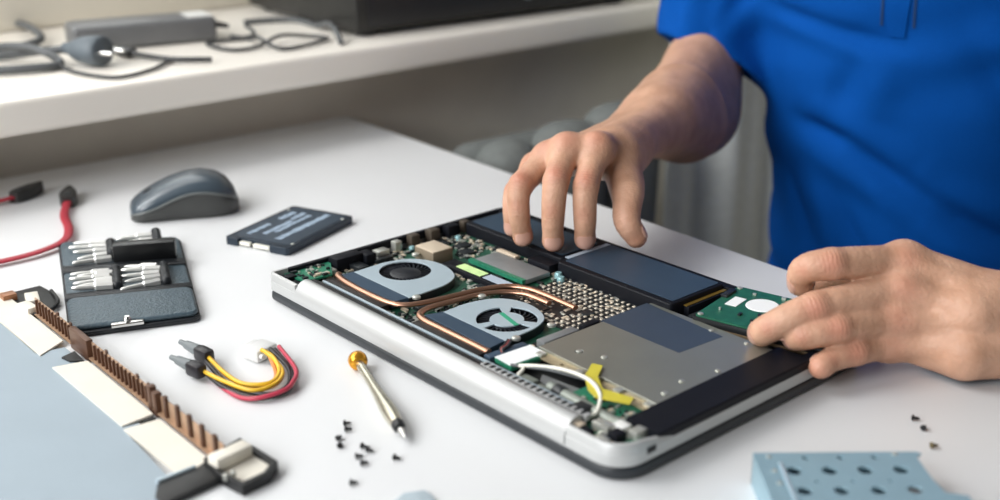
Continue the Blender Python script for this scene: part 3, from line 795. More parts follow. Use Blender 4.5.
def make_bit(L_, tipw):
    t = thing('driver_bit', '', 'driver bit', (0, 0, 0))
    b = MB(); b.lathe([(2.9, 0), (3.3, .6), (3.3, 13), (2.4, 14.2), (2.2, 15)], (0, 0, 0), (-1, 0, 0), n=6); b.build('hex_shank', mat('bit_steel', 'd9d9d6', .42, metal=.6, var=.04), t, angle=25)
    b = MB(); b.lathe([(2.2, 14.5), (2.0, L_-6), (tipw, L_-1), (tipw*.5, L_)], (0, 0, 0), (-1, 0, 0), n=10); b.build('tip', mat('bit_tip', 'c9c9c5', .38, metal=.7, var=.05), t, angle=40)
    return t
protos = [make_bit(32, 1.7), make_bit(28, 1.2), make_bit(31, 1.5)]
ordn = ['nearest', 'second', 'third', 'fourth', 'fifth', 'farthest']
used = set(); rb = random.Random(11)
def bits(u, v0, v1, n, place, group, z=8.6, spread=0):
    for k in range(n):
        v = v0 + (v1-v0)*k/(n-1)
        x, y = quad(u + rb.uniform(-.015, .015), v)
        i = k % 3
        o = protos[i] if i not in used else copy_tree(protos[i]); used.add(i)
        c, s_ = math.cos(CR), math.sin(CR)
        o.location = (CL[0] + (x*c - y*s_)/1000, CL[1] + (x*s_ + y*c)/1000, (z + rb.uniform(0, 1))/1000)
        o.rotation_euler = (0, rb.uniform(-.03, .05), CR + rb.uniform(-.05, .05) + spread*(k-(n-1)/2))
        rank = ordn[k] if k < n-1 else 'farthest'
        o['label'] = 'silver driver bit, %s of the %d in the %s of the blue case' % (rank, n, place)
        o['category'] = 'driver bit'; o['group'] = group
bits(.385, .375, .545, 6, 'lower left bundle', 'bits in the lower left bundle')
bits(.76, .38, .56, 5, 'lower right bundle', 'bits in the lower right bundle', spread=-.12)
bits(.40, .70, .90, 5, 'upper left bundle', 'bits in the upper left bundle', spread=-.10)
bits(.78, .83, .95, 3, 'upper right bundle', 'bits in the upper right bundle', z=10)

# ------------------------------------------------------------------ screwdriver with a golden swivel cap
p0, p1 = Vector((-.0997, .7544)), Vector((-.0593, .6479))
sd = thing('screwdriver', 'small steel precision screwdriver with a golden cap lying on the desk', 'screwdriver', (p0.x, p0.y, .0068), math.atan2(p1.y-p0.y, p1.x-p0.x))
b = MB(); b.lathe([(1.5, -6), (5.0, -5.4), (6.6, -2.6), (6.8, 0), (6.4, 2.8), (4.6, 4.6), (3, 5)], (0, 0, 0), (1, 0, 0), n=28); b.build('swivel_cap', mat('golden_cap', 'd99a2e', .25, metal=.7, var=.06), sd)
b = MB(); b.lathe([(2.9, 4.6), (3.3, 10), (3.0, 24), (3.2, 40), (4.2, 58), (5.1, 72), (5.3, 82), (4.7, 92), (3.7, 98)], (0, 0, -.4), (1, 0, 0), n=24); hn = b.build('handle', mat('champagne_steel', 'c4bfae', .25, metal=.9, var=.04), sd)
b = MB(); b.lathe([(3.9, 97), (4.1, 98), (4.1, 102), (3.4, 103.5)], (0, 0, -.4), (1, 0, 0), n=20); b.build('chuck_ring', m_blk, sd)
b = MB(); b.lathe([(2.4, 103), (2.4, 108), (1.4, 113), (.7, 115.5)], (0, 0, -.9), (1, 0, 0), n=12); b.build('bit_tip', m_steel, sd)

# ------------------------------------------------------------------ power splitter lead
pc = thing('power_lead', 'yellow, black and red power lead with two black plugs and a white plug', 'power lead', (-.185, .745, 0))
OX, OY = -.185, .745
def lp(pts): return [((x-OX)*1000, (y-OY)*1000, z*1000) for x, y, z in pts]
m_yw = mat('yellow_wire', 'e2b52e', .4, var=.05); m_bw = mat('black_wire', '1d1b20', .42, var=.08); m_rw = mat('red_wire', 'b5344a', .4, var=.05); m_ow = mat('orange_wire', 'c77a3a', .4, var=.05)
for pts, m_, nm in (
    ([(-.2083, .7649, .008), (-.1918, .7408, .007), (-.1757, .7235, .006), (-.1603, .7205, .006), (-.1527, .7279, .006), (-.1523, .7416, .007), (-.1596, .7576, .009), (-.1689, .7668, .010)], m_yw, 'yellow_wire'),
    ([(-.2087, .7426, .008), (-.1878, .7265, .006), (-.1662, .7139, .005), (-.1531, .7214, .005), (-.1492, .7369, .006), (-.1567, .7527, .008), (-.166, .7640, .010)], m_yw, 'yellow_wire'),
    ([(-.2064, .7568, .006), (-.1884, .7320, .003), (-.1719, .7175, .003), (-.1548, .7120, .003), (-.1443, .7237, .003), (-.1470, .7462, .005), (-.1630, .7680, .010)], m_bw, 'black_wire'),
    ([(-.2040, .7420, .005), (-.1884, .7240, .003), (-.1719, .7114, .0026), (-.1568, .7068, .0026), (-.1423, .7190, .0026), (-.1446, .7442, .004), (-.1605, .7700, .009)], m_bw, 'black_wire'),
    ([(-.1990, .7375, .003), (-.1850, .7205, .0022), (-.1720, .7085, .0022), (-.1590, .7050, .004), (-.1443, .7115, .006), (-.1400, .7250, .006), (-.1412, .7420, .007), (-.1575, .7722, .010)], m_rw, 'red_wire'),
    ([(-.2050, .7630, .006), (-.1890, .7400, .004), (-.1740, .7265, .003), (-.1610, .7240, .003), (-.1550, .7310, .003), (-.1548, .7420, .004), (-.1620, .7600, .008)], m_ow, 'orange_wire')):
    b = MB(); b.tube(lp(pts), 1.55, n=10, sub=8); b.build(nm, m_, pc, angle=80)
for (tipx, tipy), (ex, ey) in (((-.2285, .7825), (-.2040, .7600)), ((-.2285, .7570), (-.2040, .7365))):
    d = Vector((ex-tipx, ey-tipy)); a = math.atan2(d.y, d.x); L_ = d.length*1000
    M = Matrix.Translation(((tipx-OX)*1000, (tipy-OY)*1000, 0)) @ Matrix.Rotation(a, 4, 'Z')
    b = MB(); b.box(L_*.78, 0, 7.5, L_*.46, 9, 10, bev=2.2); b.xf(M); pg = b.build('black_plug', m_bw, pc)
    b = MB(); b.lathe([(1.9, -3), (2.2, 4), (3.2, 4.6), (3.8, 12), (4.4, 20)], (0, 0, 8.5), (1, 0, 0), n=18); b.xf(M); T(b.build('plug_nose', m_mgrey, pg), 'grey round nose of the plug')
wd_ = Vector((-.1851+.1677, .7761-.7593))
b = MB(); b.box(0, 0, 5.5, 16, 20, 9, bev=1.8); b.box(-10, 0, 5.5, 6, 16, 6.5, bev=1.5)
for k in (-1.5, -.5, .5, 1.5): b.lathe([(1.9, 0), (1.9, 3)], (8, k*4.6, 6), (1, 0, 0), n=12)
b.xf(Matrix.Translation((13, 30, 0)) @ Matrix.Rotation(-.62, 4, 'Z'))
b.build('white_plug', mat('milky_plastic', 'f4f4f2', .5, trans=.3, var=.01), pc)

# ------------------------------------------------------------------ tiny screws
def make_screw():
    t = thing('screw', '', 'screw', (0, 0, 0))
    b = MB(); b.lathe([(.6, 0), (1.9, .1), (2.0, .9), (1.3, 1.3), (.3, 1.0)], (0, 0, 0), (-1, 0, 0), n=14); b.build('head', mat('screw_black', '1d1d1f', .4, metal=.5, var=.1), t)
    b = MB(); b.lathe([(.95, 0), (1.05, .4), (.95, .8), (1.05, 1.2), (.95, 1.6), (1.05, 2.0), (.95, 2.4), (.6, 3.6)], (0, 0, 0), (1, 0, 0), n=10); b.build('shank', MATS['screw_black'], t)
    return t
sp = make_screw()
SC = [(-.099, .673, .3, 'tiny black screw farthest from the viewer in the screwdriver-side scatter'), (-.0975, .6655, .1, 'tiny black screw just in front of the farthest one of the scatter'),
      (-.101, .654, 1.2, 'tiny black screw at the left end of the scatter'), (-.099, .645, 1.7, 'tiny black screw lying lengthwise, just in front of the leftmost one'),
      (-.085, .644, -.4, 'tiny black screw, left one of the touching pair'), (-.081, .6395, -.5, 'tiny black screw, right one of the touching pair'),
      (-.087, .632, .2, 'tiny black screw in front of the touching pair'), (-.083, .624, .1, 'tiny black screw second nearest to the viewer in the scatter'),
      (-.087, .602, 0, 'tiny black screw nearest to the viewer in the scatter'), (-.064, .630, -.4, 'tiny black screw lying alone below the screwdriver tip'),
      (.262, .674, -.2, 'tiny black screw nearest the hand, right of the laptop'), (.264, .661, .9, 'tiny black screw, middle one of the three right of the laptop'), (.262, .639, .2, 'tiny brassy screw closest to the blue bracket')]
m_brassy = mat('screw_brass', '6d6248', .4, metal=.6, var=.1)
for k, (x, y, a, lab) in enumerate(SC):
    o = sp if k == 0 else copy_tree(sp)
    o.location = (x, y, .0021); o.rotation_euler = (0, .12 if k != 3 else .1, a)
    o['label'] = lab; o['category'] = 'screw'; o['group'] = 'loose screws on the desk' if k < 10 else 'loose screws right of the laptop'
    if k == 12:
        for ch in o.children:
            ch.data = ch.data.copy(); ch.data.materials[0] = m_brassy

# ------------------------------------------------------------------ pale blue drive bracket with holes
br_ = thing('drive_bracket', 'pale blue perforated metal drive bracket at the bottom right of the desk', 'bracket', (.1439, .6004, 0))
m_br = mat('pale_blue_zinc', '96b6c3', .42, metal=.4, var=.06, scale=30)
dark = [circ(x, y, r, 20) for x, y, r in ((28.6, -6.3, 2.2), (48.4, -6.2, 2.2), (68, -6.2, 2.2), (18.8, -20, 4.4), (38.6, -20, 4.4), (58.4, -19.8, 4.4), (78.4, -19.6, 4.4),
    (29, -31.5, 1.5), (48.8, -31.5, 1.5), (69, -31.5, 1.5), (19.6, -41, 4.2), (39.6, -41, 4.2), (59.6, -41, 4.2), (79.4, -40.6, 4.2), (28, -60, 2.2), (48, -60, 2.2), (68, -60, 2.2),
    (20, -76, 4.4), (40, -76, 4.4), (60, -76, 4.4), (80, -76, 4.4))]
b = MB(); b.plate([(0, 0), (93, 0), (95.5, -2), (91.5, -6), (92.5, -30), (95, -44), (106, -47), (106, -118), (0, -118)], dark, 18.8, 20, bev=.15); b.build('perforated_plate', m_br, br_)
b = MB(); b.box(.6, -59, 10, 1.2, 118, 20, bev=.3); b.build('side_flange', m_br, br_)
b = MB(); b.box(105.4, -83, 10, 1.2, 70, 20, bev=.3); b.build('side_flange', m_br, br_)
b = MB(); b.box(46, -.6, 10, 92, 1.2, 19.6, bev=.3); b.build('light_block_flange', m_br, br_)  # added far flange, blocks light under the plate so its holes look dark
b = MB(); b.box(53, -59, .9, 104, 117, 1.4, bev=.3); b.build('base_plate', m_br, br_)
b = MB(); b.prism([(12, -12), (13.6, -12), (12.6, -112), (11, -112)], 20, 20.9, bev=.2); T(b.build('pressed_rib', mat('bright_rib', 'c9dbe4', .3, metal=.4, var=.03), br_), 'bright pressed rib')
for x, y in ((8, -5), (80, -3), (8, -20), (8, -33)):
    b = MB(); b.lathe([(1.5, 0), (1.5, .5), (1, .8)], (x, y, 20), n=12); b.build('rivet', m_tin, br_)

# ------------------------------------------------------------------ clear bag corner at the bottom edge
bag = MB(); bag.prism([(-.070*1000, 520), (-.061*1000, 581), (-56, 590), (-44, 593), (-38, 585), (-34, 530)], .4, 2.2, bev=.5)
tag(bag.build('plastic_bag', mat('pale_clear_plastic', 'd5e4ec', .25, trans=.35, var=.02, bump=.2, bscale=120)), 'pale bluish clear plastic bag at the bottom edge of the photo', 'bag')

# ------------------------------------------------------------------ panel with a toothed copper rail, bottom left
PZ = -.8685
pn = thing('display_panel', 'pale blue panel with a cream edge strip and a brown toothed rail at the left', 'panel', (-.3652, .8570, 0), PZ)
m_pblk = mat('panel_black', '0d0e10', .5, var=.1)
m_sheet = mat('pale_blue_sheet', '98a6b0', .5, metal=.15, var=.03, scale=18)
m_cream = mat('cream_film', 'e3ddd0', .5, var=.03, scale=30)
m_rail = mat('brown_rail', 'b3947a', .42, metal=.35, var=.12, scale=60)
m_tooth = mat('dark_brown_teeth', '5d4131', .45, metal=.2, var=.12, scale=90)
b = MB(); b.plate([(-90, -27), (81, -27), (84, -7), (112, -7), (122, -26), (226, -26), (229, -12), (232, -27), (304, -31), (326, -48), (326, -250), (-90, -250)], [], .4, 3.0, bev=.25); b.build('blue_sheet', m_sheet, pn)
for x0, x1, s0, s1 in ((-52, 74, 0, 14), (119, 224, -6, 2), (233, 309, -2, 4)):
    b = MB(); b.prism([(x0, -4), (x1, -4), (x1 + s1, -26), (x0 + s0, -27)], 3.0, 4.2); b.build('cream_strip', m_cream, pn)
for x in (98, 226):
    b = MB(); b.prism([(x, -5), (x + 20 if x < 100 else x + 6, -6), (x + 14 if x < 100 else x + 4, -14), (x + 4, -16)], 3.0, 4.6); b.build('dark_notch', m_inner, pn)
b = MB(); b.box(157, 2.2, 8.4, 302, 1.0, 14, bev=.2); b.box(157, .4, 3.6, 302, 4, 1.2); rail = b.build('rail', m_rail, pn)
teeth = [(12 + k*6.3, 1.5, 13.5) for k in range(12)] + [(122 + k*6.4, 1.6, 13.5) for k in range(14)] + [(234 + k*16.5, 3.6, 17) for k in range(5)]
for x, wd, hh in teeth:
    b = MB(); b.box(x, .9, 2 + hh/2, wd, 2.4, hh, bev=.25); b.build('tooth', m_tooth, rail)
for x, wd, hh in ((99, 32, 16.5), (215, 5, 19), (222, 6, 17)):
    b = MB(); b.box(x, .4, hh/2 + .8, wd, 5, hh, bev=.6); b.build('rail_block', m_tooth, pn)
for x in (52, 77, 140, 190, 207):
    b = MB(); b.box(x, 2.2, 16.4, 3.4, 1.4, 3, bev=.3); b.build('rail_tab', m_tooth, pn)
# near end: flat black frame strip with a cream connector in a thin-rimmed tray
b = MB(); b.prism([(306, -40), (318, -47), (328, -47), (324, -8), (300, -4), (304, -14)], .5, 5, bev=.8); b.build('end_frame', m_pblk, pn)
b = MB(); b.prism([(303.5, -39.5), (305.5, -39), (305, -15), (303, -15)], 1, 6.4, bev=.3); T(b.build('frame_edge', m_alu, pn), 'pale metal edge of the frame strip')
b = MB(); b.plate([(294, 20), (333, 23), (342, 12), (344, -6), (322, -10), (302, -8)], [[(297, 17.5), (332, 20.2), (339, 11), (340.6, -4), (321, -7.4), (305, -5.8)]], 1, 7, bev=.4); tr = b.build('end_tray', m_pblk, pn)
b = MB(); b.prism([(296, 18), (332, 20.6), (339.5, 11), (341, -4.4), (321, -8), (304, -6)], 1, 4); T(b.build('tray_floor', m_cream, tr), 'cream tray floor')
b = MB(); b.box(312, 4, 9, 10, 25, 8, bev=.8, rz=.12); b.build('end_connector', m_cream, tr)
for y in (-9, -4):
    b = MB(); b.box(330, y, 7.6, 3, 2.6, 4, bev=.5); b.build('solder_tab', m_tin, tr)
# far end
b = MB(); b.prism([(-50, 25), (-30, 27), (-3, 22), (12, 6), (8, -3), (-30, -6), (-50, -5)], .6, 2.6, bev=.5); fe = b.build('end_tray', m_pblk, pn)
b = MB(); b.tube([(-30, 27, 3.4), (-3, 22, 3.4), (12, 6, 3.4), (9, -2, 3.4)], 1.5, n=8); b.build('tray_rim', m_pblk, fe)
b = MB(); b.box(-16, 7, 5.5, 20, 10, 6, bev=.8, rz=-.25); b.build('end_connector', m_cream, fe)
b = MB(); b.box(-1, -2, 5.5, 18, 9, 6, bev=.8, rz=.1); b.build('end_connector', m_cream, fe)
b = MB(); b.box(-36, -5, 5, 10, 11, 6, bev=.8); T(b.build('end_connector', mat('coppery_block', '9c6d4f', .4, metal=.4, var=.1), fe), 'copper-coloured connector block')

# ------------------------------------------------------------------ the person
def A(*p): return np.array(p, np.float32)
def skin_material():
    m = bpy.data.materials.new('skin'); m.use_nodes = True
    nt = m.node_tree; N = nt.nodes; L = nt.links; b = N['Principled BSDF']
    tc = N.new('ShaderNodeTexCoord')
    n1 = N.new('ShaderNodeTexNoise'); n1.inputs['Scale'].default_value = 55; n1.inputs['Detail'].default_value = 5
    L.new(tc.outputs['Object'], n1.inputs['Vector'])
    rp = N.new('ShaderNodeValToRGB'); e = rp.color_ramp.elements
    e[0].position = .3; e[1].position = .72
    e[0].color = (*lin('b68b71'), 1); e[1].color = (*lin('d0a48a'), 1)
    L.new(n1.outputs['Fac'], rp.inputs['Fac'])
    at = N.new('ShaderNodeAttribute'); at.attribute_name = 'redness'
    mx = N.new('ShaderNodeMix'); mx.data_type = 'RGBA'
    L.new(at.outputs['Fac'], mx.inputs[0]); L.new(rp.outputs['Color'], mx.inputs[6]); mx.inputs[7].default_value = (*lin('b8705c'), 1)
    L.new(mx.outputs[2], b.inputs['Base Color'])
    b.inputs['Roughness'].default_value = .48
    b.inputs['Specular IOR Level'].default_value = .4
    b.inputs['Subsurface Weight'].default_value = .12
    b.inputs['Subsurface Radius'].default_value = (.006, .0025, .0015)
    b.inputs['Subsurface Scale'].default_value = .6
    n2 = N.new('ShaderNodeTexNoise'); n2.inputs['Scale'].default_value = 330; n2.inputs['Detail'].default_value = 5
    n3 = N.new('ShaderNodeTexNoise'); n3.inputs['Scale'].default_value = 90; n3.inputs['Detail'].default_value = 3
    ma = N.new('ShaderNodeMath'); ma.operation = 'MULTIPLY_ADD'; ma.inputs[1].default_value = .8
    for n_ in (n2, n3): L.new(tc.outputs['Object'], n_.inputs['Vector'])
    L.new(n3.outputs['Fac'], ma.inputs[0]); L.new(n2.outputs['Fac'], ma.inputs[2])
    bp = N.new('ShaderNodeBump'); bp.inputs['Strength'].default_value = .42; bp.inputs['Distance'].default_value = .0014
    # fine creases running across the knuckles
    cu = N.new('ShaderNodeAttribute'); cu.attribute_name = 'crease_along'
    cm = N.new('ShaderNodeAttribute'); cm.attribute_name = 'crease_depth'
    a1 = N.new('ShaderNodeMath'); a1.operation = 'MULTIPLY_ADD'; a1.inputs[1].default_value = 2.3
    a2 = N.new('ShaderNodeMath'); a2.operation = 'MULTIPLY'; a2.inputs[1].default_value = 11.0
    L.new(n3.outputs['Fac'], a2.inputs[0]); L.new(cu.outputs['Fac'], a1.inputs[0]); L.new(a2.outputs[0], a1.inputs[2])
    a3 = N.new('ShaderNodeMath'); a3.operation = 'SINE'; L.new(a1.outputs[0], a3.inputs[0])
    a4 = N.new('ShaderNodeMath'); a4.operation = 'MULTIPLY'; L.new(a3.outputs[0], a4.inputs[0]); L.new(cm.outputs['Fac'], a4.inputs[1])
    a5 = N.new('ShaderNodeMath'); a5.operation = 'ADD'; L.new(ma.outputs[0], a5.inputs[0]); L.new(a4.outputs[0], a5.inputs[1])
    L.new(a5.outputs[0], bp.inputs['Height']); L.new(bp.outputs['Normal'], b.inputs['Normal'])
    return m
m_skin = skin_material()

RH = {'index': [A(.0809, .955, .1016), A(.0702, .927, .0784), A(.0693, .919, .0519), A(.0698, .921, .0350)],
      'middle': [A(.0562, .957, .1004), A(.0458, .926, .0831), A(.0431, .915, .0561), A(.0434, .917, .0350)],
      'ring': [A(.0408, .965, .0905), A(.0176, .936, .0769), A(.0158, .926, .0569), A(.0191, .929, .0350)],
      'little': [A(.0314, .985, .0777), A(.0132, .962, .0636), A(.0105, .951, .0489), A(.0113, .951, .0347)],
      'thumb': [A(.1043, .995, .0850), A(.1064, .948, .0669), A(.1042, .927, .0501), A(.1120, .924, .0360)]}
LH = {'index': [A(.2797, .772, .0704), A(.2240, .752, .0771), A(.2063, .755, .0717), A(.2069, .762, .0587)],
      'middle': [A(.2752, .757, .0557), A(.2107, .734, .0526), A(.1800, .733, .0385), A(.1775, .743, .0305)],
      'ring': [A(.2701, .748, .0387), A(.2246, .727, .0410), A(.2005, .725, .0363), A(.1985, .734, .0312)],
      'little': [A(.2669, .747, .0210), A(.2383, .727, .0238), A(.2205, .719, .0222), A(.2105, .712, .0195)],
      'thumb': [A(.3368, .800, .0351), A(.2838, .808, .0462), A(.2495, .804, .0475), A(.2290, .805, .0415)]}
RAD = {'index': (.0116, .0104, .0094, .0080), 'middle': (.0118, .0106, .0095, .0081), 'ring': (.0114, .0101, .0091, .0077),
       'little': (.0100, .0089, .0080, .0069), 'thumb': (.0150, .0128, .0113, .0092)}
def unit(v): return v/np.linalg.norm(v)
def limb(pts, rs, sub=5):
    """one smooth tapering tube through the joints"""
    P_ = smooth_path([tuple(float(x) for x in p) + () for p in pts], sub)
    n = len(P_); rr = [float(np.interp(i/sub, range(len(rs)), rs)) for i in range(n)]
    cs = [cap(A(*P_[i]), A(*P_[i+1]), rr[i], rr[i+1]) for i in range(n-1)]
    def f(P):
        d = cs[0](P)
        for c_ in cs[1:]: d = np.minimum(d, c_(P))
        return d
    V = np.array([list(p) for p in P_]); r_ = max(rs)
    return boxed(f, V.min(0)-r_, V.max(0)+r_, .022)
def hand(H, wrist, lat, dors, scale, wr, tend):
    """fingers as separate tapering limbs, a palm of four metacarpals, thumb leaving its side"""
    fingers, bumps, palm, red = [], [], [], []
    for i, k in enumerate(('index', 'middle', 'ring', 'little')):
        J = H[k]; R_ = [x*scale for x in RAD[k]]
        f = limb(J, R_, 4)
        pip = ell(J[1] + dors*R_[1]*.20, (R_[1]*.98,)*3)          # the middle knuckle stands a little proud
        pad = ell(J[3] - dors*.0010 - unit(J[3]-J[2])*.002, (R_[3]*1.06,)*3)
        fingers.append(union([f, pip, pad], .003))
        base = wrist + lat*(.015 - .0105*i)*scale
        palm.append(cap(base, J[0], wr*.80, R_[0]*1.12))
        palm.append(ell(J[0] + dors*.0030, (R_[0]*1.0,)*3))        # knuckle head
        bumps.append(cap(base*.75 + J[0]*.25 + dors*wr*.66, J[0] + dors*(R_[0]*.80 + .001), .0030*tend, .0046*tend))   # tendon
        red += [(J[0] + dors*R_[0], .013, .6), (J[1] + dors*R_[1], .012, .6), (J[3] + unit(J[3]-J[2])*.003, .012, .55), (J[2] + dors*R_[2], .008, .4)]
    T_ = H['thumb']; R_ = [x*scale for x in RAD['thumb']]
    th = limb(T_, R_, 5)
    thenar = cap(wrist + lat*.006 - dors*.008, T_[1], .0165*scale, .0120*scale)
    web = cap((H['index'][0]*.6 + wrist*.4), T_[1]*.75 + T_[0]*.25, .010*scale, .009*scale)
    red += [(T_[3], .013, .5), (T_[2], .012, .35)]
    pm = union(palm, .011)
    bm_ = union(bumps, .003)
    def f(P):
        d = fingers[0](P)
        for g in fingers[1:]: d = smin(d, g(P), .0018)
        p = smin(smin(pm(P), thenar(P), .016), web(P), .012)
        p = smin(p, th(P), .007)
        p = smin(p, bm_(P), .004)
        return smin(d, p, .007)
    V = np.array([p for k in H for p in H[k]] + [wrist])
    return boxed(f, V.min(0)-.022, V.max(0)+.022, .02), red
# right hand and arm, reaching over the batteries
Wr = A(.1035, 1.02, .0850); lr = unit(A(.84, -.45, .30)); dr = unit(A(-.10, -.52, .85))
hr, red_r = hand(RH, Wr, lr, dr, 1.0, .0215, 1.0)
E_r = A(.2098, 1.255, .0596); S_r = A(.2512, 1.40, .300)
side_r = [lr*.011, lr*.010, lr*.006, lr*0, lr*0]
ctr = [Wr - A(.012, .03, -.004), A(.1240, 1.065, .0835), A(.1563, 1.130, .0805), A(.1906, 1.200, .0658), E_r]
arm_a = limb([c_ + s_ for c_, s_ in zip(ctr, side_r)], [.020, .0240, .034, .0450, .0420], 14)
arm_b = limb([c_ - s_ for c_, s_ in zip(ctr, side_r)], [.020, .0240, .034, .0450, .0420], 14)
arm_c = limb([E_r, A(.2342, 1.310, .1181), A(.2400, 1.345, .180), S_r], [.0400, .0390, .041, .050], 12)
brach = cap(A(.1570, 1.13, .0880), A(.2130, 1.268, .110), .024, .032)
ulna = ell(Wr - lr*.021 + dr*.010 + A(.012, .03, 0), (.0075,)*3)
def right(P): return smin(hr(P), smin(smin(smin(np.minimum(arm_a(P), arm_b(P)), ulna(P), .010), arm_c(P), .035), brach(P), .03), .012)
# left hand and forearm, holding the loose drive
Wl = A(.3440, .745, .0345); ll = unit(A(.16, .40, .90)); dl = unit(A(-.28, -.86, .36))
hl, red_l = hand(LH, Wl, ll, dl, 1.06, .0205, 1.7)
E_l = A(.555, .885, .060); S_l = A(.585, 1.13, .285)
ctl = [Wl - A(.03, .012, .001), A(.365, .756, .0365), A(.41, .785, .046), A(.50, .848, .053), E_l]
sdl = [ll*.013, ll*.013, ll*.009, ll*.002, ll*0]
arm_d = limb([c_ + s_ for c_, s_ in zip(ctl, sdl)], [.019, .0205, .030, .045, .044], 7)
arm_e = limb([c_ - s_ for c_, s_ in zip(ctl, sdl)], [.019, .0205, .030, .045, .044], 7)
arm_f = limb([E_l, A(.565, .98, .15), S_l], [.043, .048, .056], 8)
hypo = cap(Wl - ll*.014, LH['little'][0] + A(.03, .0, -.001), .0165, .0135)
def left(P): return smin(hl(P), smin(smin(np.minimum(arm_d(P), arm_e(P)), hypo(P), .016), arm_f(P), .035), .012)

# torso, neck and head
BM = A(.455, 1.272, 0); BF = unit(A(-.50, -.866, 0)); BR = A(-.866, .50, 0)
TZ = [-.32, -.20, -.05, .08, .20, .29, .35, .385, .42]
TAw = [.150, .146, .142, .158, .181, .188, .168, .120, .060]
TBd = [.125, .130, .128, .126, .124, .112, .092, .075, .058]
TOf = [-.050, -.040, -.018, .004, .014, .008, .000, -.008, -.012]
def torso(P, grow=0.0):
    z = P[:, 2]
    a = np.interp(z, TZ, TAw) + grow; b_ = np.interp(z, TZ, TBd) + grow; o = np.interp(z, TZ, TOf)
    q = P - BM; u = q @ BR; v = q @ BF - o
    d = (np.sqrt((u/a)**2 + (v/b_)**2 + 1e-9) - 1)*np.minimum(a, b_)*.9
    return np.maximum(np.maximum(d, z-.43), -.34-z)
HC = BM + A(0, 0, .60) + BF*.045
def hp(u, v, w_): return HC + BR*u + BF*v + A(0, 0, w_)
HR = np.stack([BR, BF, A(0, 0, 1)], 1).astype(np.float32)
neck = cap(BM + A(0, 0, .38) - BF*.012, HC - A(0, 0, .06) - BF*.015, .060, .056)
headf = union([ell(hp(0, -.012, .03), (.076, .096, .092), HR), ell(hp(0, .028, -.045), (.056, .062, .070), HR), ell(hp(0, .062, -.098), (.026, .024, .020), HR),
               ell(hp(0, .075, .015), (.055, .022, .014), HR), cap(hp(0, .088, .008), hp(0, .108, -.028), .008, .012),
               ell(hp(.014, .095, -.030), (.009,)*3, HR), ell(hp(-.014, .095, -.030), (.009,)*3, HR),
               ell(hp(0, .084, -.060), (.026, .010, .007), HR), ell(hp(0, .082, -.071), (.023, .010, .008), HR),
               ell(hp(.040, .062, -.025), (.022, .018, .016), HR), ell(hp(-.040, .062, -.025), (.022, .018, .016), HR)], .014)
ears = union([ell(hp(s_*.080, -.008, -.012), (.008, .019, .032), HR) for s_ in (-1, 1)], .003)
def upper(P):
    d = smin(torso(P, -.006), neck(P), .05)
    d = smin(d, smin(headf(P), ears(P), .006), .02)
    return np.minimum(d, np.minimum(cap(S_r, A(.240, 1.345, .18), .046, .040)(P), cap(S_l, A(.575, 1.04, .20), .052, .046)(P)))
AX_R = unit(S_r - A(.240, 1.345, .18)); AX_L = unit(S_l - A(.575, 1.04, .20))
CUTS = [(A(.2405, 1.350, .190), AX_R), (A(.576, 1.050, .211), AX_L)]      # hidden under the sleeves
bodyV, bodyQ, off_ = [], [], 0
for f_, lo, hi, h_, it in ((right, (-.015, .895, .015), (.305, 1.47, .27), .0015, 1), (left, (.155, .700, .004), (.62, 1.12, .24), .0015, 1), (upper, (.15, 1.0, -.36), (.72, 1.56, .74), .006, 1)):
    V_, Q_ = nets(f_, lo, hi, h_)
    V2_ = relax(V_, Q_, it)
    far = h_ < .002 and np.clip((np.linalg.norm(V_ - (Wr if f_ is right else Wl), axis=1)*np.where(((V_ - (Wr if f_ is right else Wl)) @ (A(.45, .9, 0) if f_ is right else A(.9, .4, 0))) > 0, 1, 0) - .015)/.03, 0, 1)[:, None]
    V_ = V2_ if h_ > .002 else V2_*(1-far) + relax(V2_, Q_, 60)*far
    # open the tubes at the cut inside each sleeve: arms keep the hand side, the torso keeps the shoulder side
    drop_ = np.zeros(len(V_), bool)
    for (c_, n_), arm_ in zip(CUTS, (right, left)):
        t_ = (V_-c_) @ n_
        if f_ is arm_: drop_ |= t_ > -.004
        elif f_ is upper: drop_ |= (t_ < .004) & (np.linalg.norm(V_-c_ - t_[:, None]*n_, axis=1) < .075) & (t_ > -.08)
    Q_ = Q_[~drop_[Q_].any(1)]
    bodyV.append(V_); bodyQ.append(Q_ + off_); off_ += len(V_)
V_ = np.concatenate(bodyV); Q_ = np.concatenate(bodyQ)
keep_ = np.zeros(len(V_), bool); keep_[Q_.ravel()] = True
ren_ = np.cumsum(keep_) - 1; V_ = V_[keep_]; Q_ = ren_[Q_]
me = mesh_from('person', V_, Q_)
b_ = bmesh.new(); b_.from_mesh(me)
for c_, n_ in CUTS:
    es = [e for e in b_.edges if e.is_boundary and (Vector(c_) - (e.verts[0].co+e.verts[1].co)/2).length < .085]
    try: bmesh.ops.bridge_loops(b_, edges=es)
    except Exception as ex: print('bridge', ex)
b_.to_mesh(me); b_.free()
V_ = np.empty(len(me.vertices)*3, np.float32); me.vertices.foreach_get('co', V_); V_ = V_.reshape(-1, 3)
redv = np.zeros(len(V_), np.float32)
for c_, r_, s_ in red_r + red_l:
    redv = np.maximum(redv, s_*np.exp(-(((V_-c_)**2).sum(1))/(r_*r_*.6)))
at_ = me.attributes.new('redness', 'FLOAT', 'POINT'); at_.data.foreach_set('value', redv.astype(np.float32))
cu_ = np.zeros(len(V_), np.float32); cm_ = np.zeros(len(V_), np.float32)
